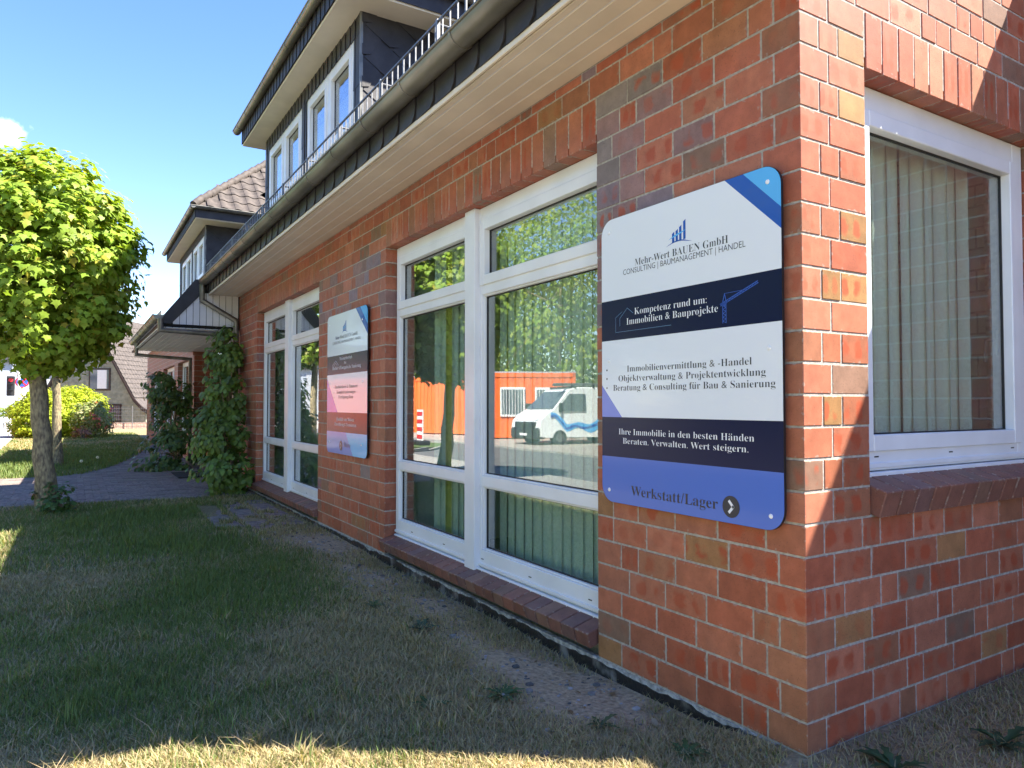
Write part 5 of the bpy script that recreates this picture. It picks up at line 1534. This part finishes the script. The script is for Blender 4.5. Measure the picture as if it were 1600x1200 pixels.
for s in (-1, 1):
    pr = [(s * 0, 0, HA), (s * HW * .82, 0, HE + .72), (s * HW * .98, 0, HE + .15), (s * (HW + .35), 0, HE - .1)]
    r = T()
    for (a, b) in zip(pr[:-1], pr[1:]):
        r.prism([(a[0], -.28, a[2]), (b[0], -.28, b[2]), (b[0], -.28, b[2] + .10), (a[0], -.28, a[2] + .10)], (0, HL + .5, 0))
    rf_ = r.build('roof', 'tile', hs)
    v = T()
    for (a, b) in zip(pr[:-1], pr[1:]): v.prism([(a[0], -.32, a[2] - .16), (b[0], -.32, b[2] - .16), (b[0], -.32, b[2] + .07), (a[0], -.32, a[2] + .07)], (0, .04, 0))
    v.build('verge_board', 'brownframe', hs)
    if s == 1:      # courses of tiles on the slope that shows
        t = T(); a, b = Vector(pr[0]), Vector(pr[1]); sl_ = (a - b); L = sl_.length; d = sl_.normalized(); nrm = Vector((d.z, 0, -d.x)); n = int(L / .33)
        if nrm.x < 0: nrm = -nrm
        for i in range(n):
            p = b + d * i * .33 + nrm * .12; q = b + d * (i + 1.05) * .33 + nrm * .09
            for c in range(int((HL + .4) / .30)):
                y0 = -.28 + c * .30
                t.poly([(p.x, y0, p.z), (p.x + nrm.x * .03, y0 + .1, p.z + nrm.z * .03), (p.x, y0 + .29, p.z), (q.x, y0 + .29, q.z), (q.x + nrm.x * .03, y0 + .1, q.z + nrm.z * .03), (q.x, y0, q.z)], [(0, 1, 4, 5), (1, 2, 3, 4)])
        tag(t.build('roof_tiles', 'tile', rf_), kind='stuff')
def hwin(x0, x1, z0, z1, bars):
    w = T().box(x0, x1, -.06, .05, z0, z1).build('window', 'brownframe', hs)
    T().box(x0 + .1, x1 - .1, -.075, -.06, z0 + .1, z1 - .1).build('pane', 'farglass', w)
    if bars:
        for i in range(8): T().box(x0 + .06 + i * (x1 - x0 - .12) / 7 - .012, x0 + .06 + i * (x1 - x0 - .12) / 7 + .012, -.10, -.08, z0, z1).build('window_bar', 'brownframe', w)
    else:
        T().box(x0 + .55, x1 - .22, -.09, -.076, z0 + .12, z1 - .12).build('curtain', 'white', w)
hwin(-.05, 1.30, 2.15, 3.50, False); hwin(.95, 2.0, .25, 1.35, True)
# garden wall and mesh fence before the house
gw = tag(MB().box(-1.2, 4.5, 43.6, 43.8, -.1, .30, .01).build('garden_wall', 'pinkbrick'), 'low pale brick garden wall in front of the shingled house', 'wall')
fe = tag(empty('mesh_fence', (1, 43.3, 0)), 'thin wire mesh fence in front of the low garden wall', 'fence')
for i in range(5): MB().tube([(-1.0 + i * 1.35, 43.3, -.05), (-1.0 + i * 1.35, 43.3, 1.25)], .025, 8).build('post', 'steel', fe)
w = MB()
for z in np.arange(.1, 1.25, .2): w.tube([(-1.2, 43.3, z), (4.4, 43.3, z)], .006, 4)
for x in np.arange(-1.2, 4.4, .1): w.tube([(x, 43.3, .02), (x, 43.3, 1.2)], .0035, 4)
tag(w.build('wire', 'steel', fe), kind='stuff')

# street corner at the far left
tl = tag(empty('traffic_light', (-4.95, 42, 0)), 'black traffic light on a white pole at the far street corner', 'traffic light')
x, y = -4.83, 42
MB().tube([(x, y, 0), (x, y, 3.2)], .06, 10).build('pole', 'white', tl)
MB().box(x - .50, x - .16, y - .12, y + .12, 1.75, 2.75, .03).build('housing', 'black', tl)
for z, m in ((2.55, 'red'), (2.25, 'black'), (1.95, 'black')):
    MB().tube([(x - .33, y - .16, z), (x - .33, y - .12, z)], .10, 14).build('lamp', m, tl)
    MB().box(x - .44, x - .22, y - .26, y - .12, z + .09, z + .11).build('visor', 'black', tl)
sn = tag(empty('no_stopping_sign', (-4.72, 42.5, 0)), 'round red and blue no stopping sign above a white plate', 'road sign')
x, y = -4.72, 42.5
MB().tube([(x, y, 0), (x, y, 2.95)], .035, 10).build('pole', 'steel', sn)
disc = lambda r, d: MB().prism([(x + r * math.cos(a), y - d, 2.47 + r * math.sin(a)) for a in np.linspace(0, 2 * math.pi, 25)[:-1]], (0, .01, 0))
disc(.30, .06).build('red_rim', 'red', sn); disc(.24, .068).build('blue_disc', 'blue', sn)
for a in (45, -45):
    c, s = math.cos(R(a)), math.sin(R(a))
    MB().prism([(x + c * .25 + s * .035, y - .076, 2.47 + s * .25 - c * .035), (x + c * .25 - s * .035, y - .076, 2.47 + s * .25 + c * .035), (x - c * .25 - s * .035, y - .076, 2.47 - s * .25 + c * .035), (x - c * .25 + s * .035, y - .076, 2.47 - s * .25 - c * .035)], (0, .006, 0)).build('cross_bar', 'red', sn)
MB().box(x - .30, x + .30, y - .06, y - .045, 1.80, 2.10).build('plate', 'white', sn)
MB().box(x - .20, x + .30, y - .06, y - .045, 1.57, 1.71).build('plate', 'white', sn)
hn = tag(empty('low_hedge', (-6, 47, 0)), 'low clipped hedge above the white fence at the far left', 'hedge')
P = RNG.uniform((-9, 47, .55), (-4.6, 47.8, 1.15), (2600, 3)); leaf_mesh('foliage', P, RNG.normal(size=(2600, 3)) + np.array([0, -.5, .6]), RNG.uniform(.08, .14, 2600), SIMPLE, colmix(2600, (.2, .27, .04), .2), 'leaf', hn)
wf = tag(empty('picket_fence', (-6, 46.5, 0)), 'white fence under the low hedge at the far left', 'fence')
for i in range(20): MB().box(-9 + i * .22, -8.86 + i * .22, 46.5, 46.53, -.2, .62).build('picket', 'white', wf)
MB().box(-9, -4.7, 46.53, 46.57, .35, .43).build('rail', 'white', wf)
def far_house(name, x0, x1, y0, y1, h, rh, wall, label, wins):
    e = tag(empty(name, ((x0 + x1) / 2, y0, 0)), label, 'house')
    MB().box(x0, x1, y0, y1, -1, h).build('wall', wall, e)
    MB().prism([(x0 - .3, y0 - .3, h), (x1 + .3, y0 - .3, h), (x1 + .3, (y0 + y1) / 2, h + rh), (x0 - .3, (y0 + y1) / 2, h + rh)], (0, 0, .15)).prism([(x0 - .3, y1 + .3, h), (x1 + .3, y1 + .3, h), (x1 + .3, (y0 + y1) / 2, h + rh), (x0 - .3, (y0 + y1) / 2, h + rh)], (0, 0, .15)).build('roof', 'slate', e)
    for (a, b, z0, z1) in wins:
        w = MB().box(a, b, y0 - .05, y0 + .02, z0, z1).build('window', 'white', e); MB().box(a + .1, b - .1, y0 - .07, y0 - .05, z0 + .1, z1 - .1).build('pane', 'farglass', w)
far_house('corner_house', -16, -6.6, 66, 76, 4.6, 3.0, 'fargrey', 'grey house at the street corner beyond the traffic light', [(-13.5, -12, 1, 2.6), (-11, -9.5, 1, 2.6), (-9, -7.5, 1, 2.6)])
far_house('white_house', -6.2, 1.5, 78, 88, 4.3, 2.6, 'farwhite', 'white house with dark roof far behind the two maple trunks', [(-5.3, -3.9, .8, 2.6), (-3.2, -1.8, .8, 2.6), (-1, .4, .8, 2.6)])
far_house('white_house', -34, -18, 84, 94, 5.5, 3.5, 'farwhite', 'white house farthest left at the end of the street', [(-31, -29, 1, 3), (-26, -24, 1, 3), (-21, -19.5, 1, 3)])

# ================================================================== ACROSS THE STREET (seen in the window panes)
# orange site cabins
def cabin(o, ang, L, label, wins):
    Mc = rotz(ang, o) @ Matrix.Diagonal((1, 1, 1.09, 1)); T = lambda: TB(Mc); e = tag(empty('site_cabin', o), label, 'cabin', 'orange site cabins')
    body = T(); n = int(L / .25)
    for i in range(n):      # corrugated sheet
        a = i * L / n; body.box(a + .02, a + L / n - .04, -.03, .0, .25, 2.65)
    body.box(0, L, 0, 2.4, .15, 2.75); body.build('wall', 'orange', e)
    fr = T()
    for a in (0, L - .14): fr.box(a, a + .14, -.06, .05, .1, 2.85)
    fr.box(0, L, -.06, .05, .1, .26).box(0, L, -.06, .05, 2.68, 2.86); fr.build('frame', 'orange', e)
    T().box(-.02, L + .02, -.02, 2.42, 2.86, 2.92).build('roof', 'fargrey', e)
    for (a, b) in wins:
        w = T().box(a, b, -.09, -.02, 1.0, 2.25).build('window', 'white', e); T().box(a + .1, b - .1, -.10, -.09, 1.1, 2.15).build('pane', 'farglass', w)
        for k in range(9): T().box(a + .05 + k * (b - a - .1) / 8 - .012, a + .05 + k * (b - a - .1) / 8 + .012, -.16, -.14, 1.02, 2.22).build('window_bar', 'white', w)
    return e
# local -y faces the office side
def cab(p, q, L, label, wins):
    ang = math.atan2(q[1] - p[1], q[0] - p[0]); return cabin((p[0], p[1], -.32), ang, L, label, wins)
cab((-17.2, 24.9), (-13.8, 26.8), 3.95, 'orange site cabin with two barred windows across the street', [(.75, 1.95), (2.35, 3.55)])
cab((-15.1, 29.4), (-13.4, 33.5), 5.2, 'plain orange storage cabin beside the one with windows', [])
sh = tag(MB().box(-24, -14.5, 42, 52, -.4, 3.6).prism([(-24.3, 41.8, 3.6), (-14.2, 41.8, 3.6), (-19.2, 41.8, 6)], (0, 10.4, 0)).build('white_shed', 'farwhite'), 'white shed beyond the orange cabins across the street', 'shed')
cab((-11.8, 36.0), (-11.0, 42.5), 6.0, 'farthest orange storage cabin up the street', [])

# white delivery van, nose towards the street
Mv = rotz(0, (-13.55, 22.1, -.30)) @ Matrix.Diagonal((1, 1, .91, 1)); T = lambda: TB(Mv)
van = tag(empty('delivery_van', (-15.3, 22.1, -.3)), 'white delivery van with blue wave print parked nose out across the street', 'van')
prof = [(-4.2, .35), (-4.25, 1.2), (-4.2, 2.42), (-3.9, 2.50), (-1.0, 2.50), (-.55, 2.42), (.30, 1.55), (.62, 1.35), (.88, 1.10), (.95, .75), (.92, .40), (.5, .34), (-3.6, .34)]
b = T(); secs = []
for yy, k in ((-1.02, .0), (-.96, .05), (.96, .05), (1.02, .0)):
    secs.append([(x + (0 if abs(yy) < 1 else -.0), yy if z < 1.45 else yy * (1 - .10 * (z - 1.45)), z + (k if z > 2 else 0)) for x, z in prof])
n = len(prof); V = [p for s in secs for p in s]; F = [tuple(range(n)), tuple(range(3 * n, 4 * n))[::-1]]
for j in range(3):
    for i in range(n): F.append((j * n + i, (j + 1) * n + i, (j + 1) * n + (i + 1) % n, j * n + (i + 1) % n))
b.poly(V, [f[::-1] for f in F]); smooth_by_angle(b.build('body', 'vanwhite', van), 30)
T().prism([(-.46, -.82, 2.36), (-.46, .82, 2.36), (.285, .90, 1.60), (.285, -.90, 1.60)], (.02, 0, .02)).build('windscreen', 'farglass', van)
for s in (-1, 1):
    T().prism([(-1.35, s * 1.0, 1.50), (.05, s * 1.02, 1.50), (-.05, s * .99, 1.75), (-.55, s * .94, 2.25), (-1.35, s * .94, 2.25)], (0, s * .015, 0)).build('side_window', 'farglass', van)
    T().box(-.05, .12, s * 1.04 - .08, s * 1.04 + .16 * s + .08, 1.45, 1.85, .03).build('mirror', 'black', van)
    T().prism([(.45, s * .62, 1.02), (.45, s * .98, 1.08), (.30, s * 1.0, 1.36), (.58, s * .66, 1.20)], (.33, 0, -.08)).build('headlight', 'steel', van)
    for xw in (0, -3.2):
        w = T().tube([(xw, s * .80, .33), (xw, s * 1.03, .33)], .33, 22).build('wheel', 'tyre', van); T().tube([(xw, s * 1.0, .33), (xw, s * 1.04, .33)], .20, 16).build('rim', 'steel', w)
    # wave print
    tp = [(x, .95 + .16 * math.sin(x * 2.1 + .4) + .10 * math.sin(x * 5) + (.25 if x > -.2 else .12)) for x in np.linspace(.45, -4.1, 30)]
    bt = [(x, z - (.34 + .10 * math.sin(x * 3 + 1)) * min(1, (.5 - x) * 1.2 + .15)) for x, z in tp][::-1]
    T().prism([(x, s * 1.024, z) for x, z in tp + bt], (0, s * .004, 0)).build('wave_print', 'sign_sky', van)
    bt2 = [(x, z - .10) for x, z in tp][::-1]
    T().prism([(x, s * 1.030, z - .12 + .05 * math.sin(x * 7)) for x, z in tp + bt2], (0, s * .004, 0)).build('wave_print', 'sign_mid', van)
T().box(.62, 1.02, -1.0, 1.0, .30, .78, .06).box(.86, 1.0, -.7, .7, .74, 1.04, .04).build('bumper', 'black', van)
T().box(1.02, 1.035, -.26, .26, .44, .55).build('number_plate', 'white', van)
T().tube([(-3.5, -.75, 2.68), (.15, -.75, 2.66)], .07, 10).build('roof_tube', 'steel', van)
for xx in (-3, -1.8, -.9): T().box(xx, xx + .05, -.95, .95, 2.52, 2.60).build('roof_bar', 'black', van)
# barrier beacon on the verge
bc = tag(empty('barrier_beacon', (-7.0, 19.8, 0)), 'red and white striped barrier beacon on the verge across the street', 'beacon')
MB().box(-7.02, -6.98, 19.55, 20.0, .15, 1.15).build('board', 'white', bc)
for k in range(4): MB().prism([(-6.975, 19.56, .2 + k * .25), (-6.975, 19.56, .33 + k * .25), (-6.975, 19.99, .13 + k * .25 + .2), (-6.975, 19.99, .0 + k * .25 + .2)], (.002, 0, 0)).build('stripe', 'red', bc)
MB().box(-7.2, -6.8, 19.4, 20.2, 0, .15, .03).build('foot', 'black', bc)

# the tall trees over there
spots = [(-19.5, 17, 11.0, 4.2), (-20, 30, 12.5, 4.4), (-19, 38, 12, 4.4), (-19.5, 9, 11.0, 4.2), (-15.5, 3.5, 8.5, 3.2), (-16.5, -4, 10, 4.0), (-18.5, 47, 12, 4.6), (-24, 21, 15, 5.2), (-24.5, 34, 15.5, 5.2), (-16.5, 13.0, 7.5, 2.8), (-24, 11, 14, 5), (-24, 44, 15, 5.4)]
names = ['behind the parked van', 'behind the orange cabins', 'beside the white shed', 'nearer the corner of the street', 'small and nearest along the parking strip', 'farthest down the street behind the viewer', 'farthest up the street', 'tall, in the second row behind the van', 'tall, in the second row behind the cabins', 'low, in front of the tall row', 'tall, in the second row left of the van', 'tall, in the second row at the far end']
for (x, y, h, r), nm in zip(spots, names):
    tree('street_tree', (x, y, -.3), (.2, .1), h * .42, .2, (x, y, h * .56), (r, r, h * .50), 260, 26, r * .26, .30, SIMPLE, (.20, .29, .035), (.28, .32, .05), .2, 'leafy tree across the street, ' + nm, 'trees across the street', limbs=9)
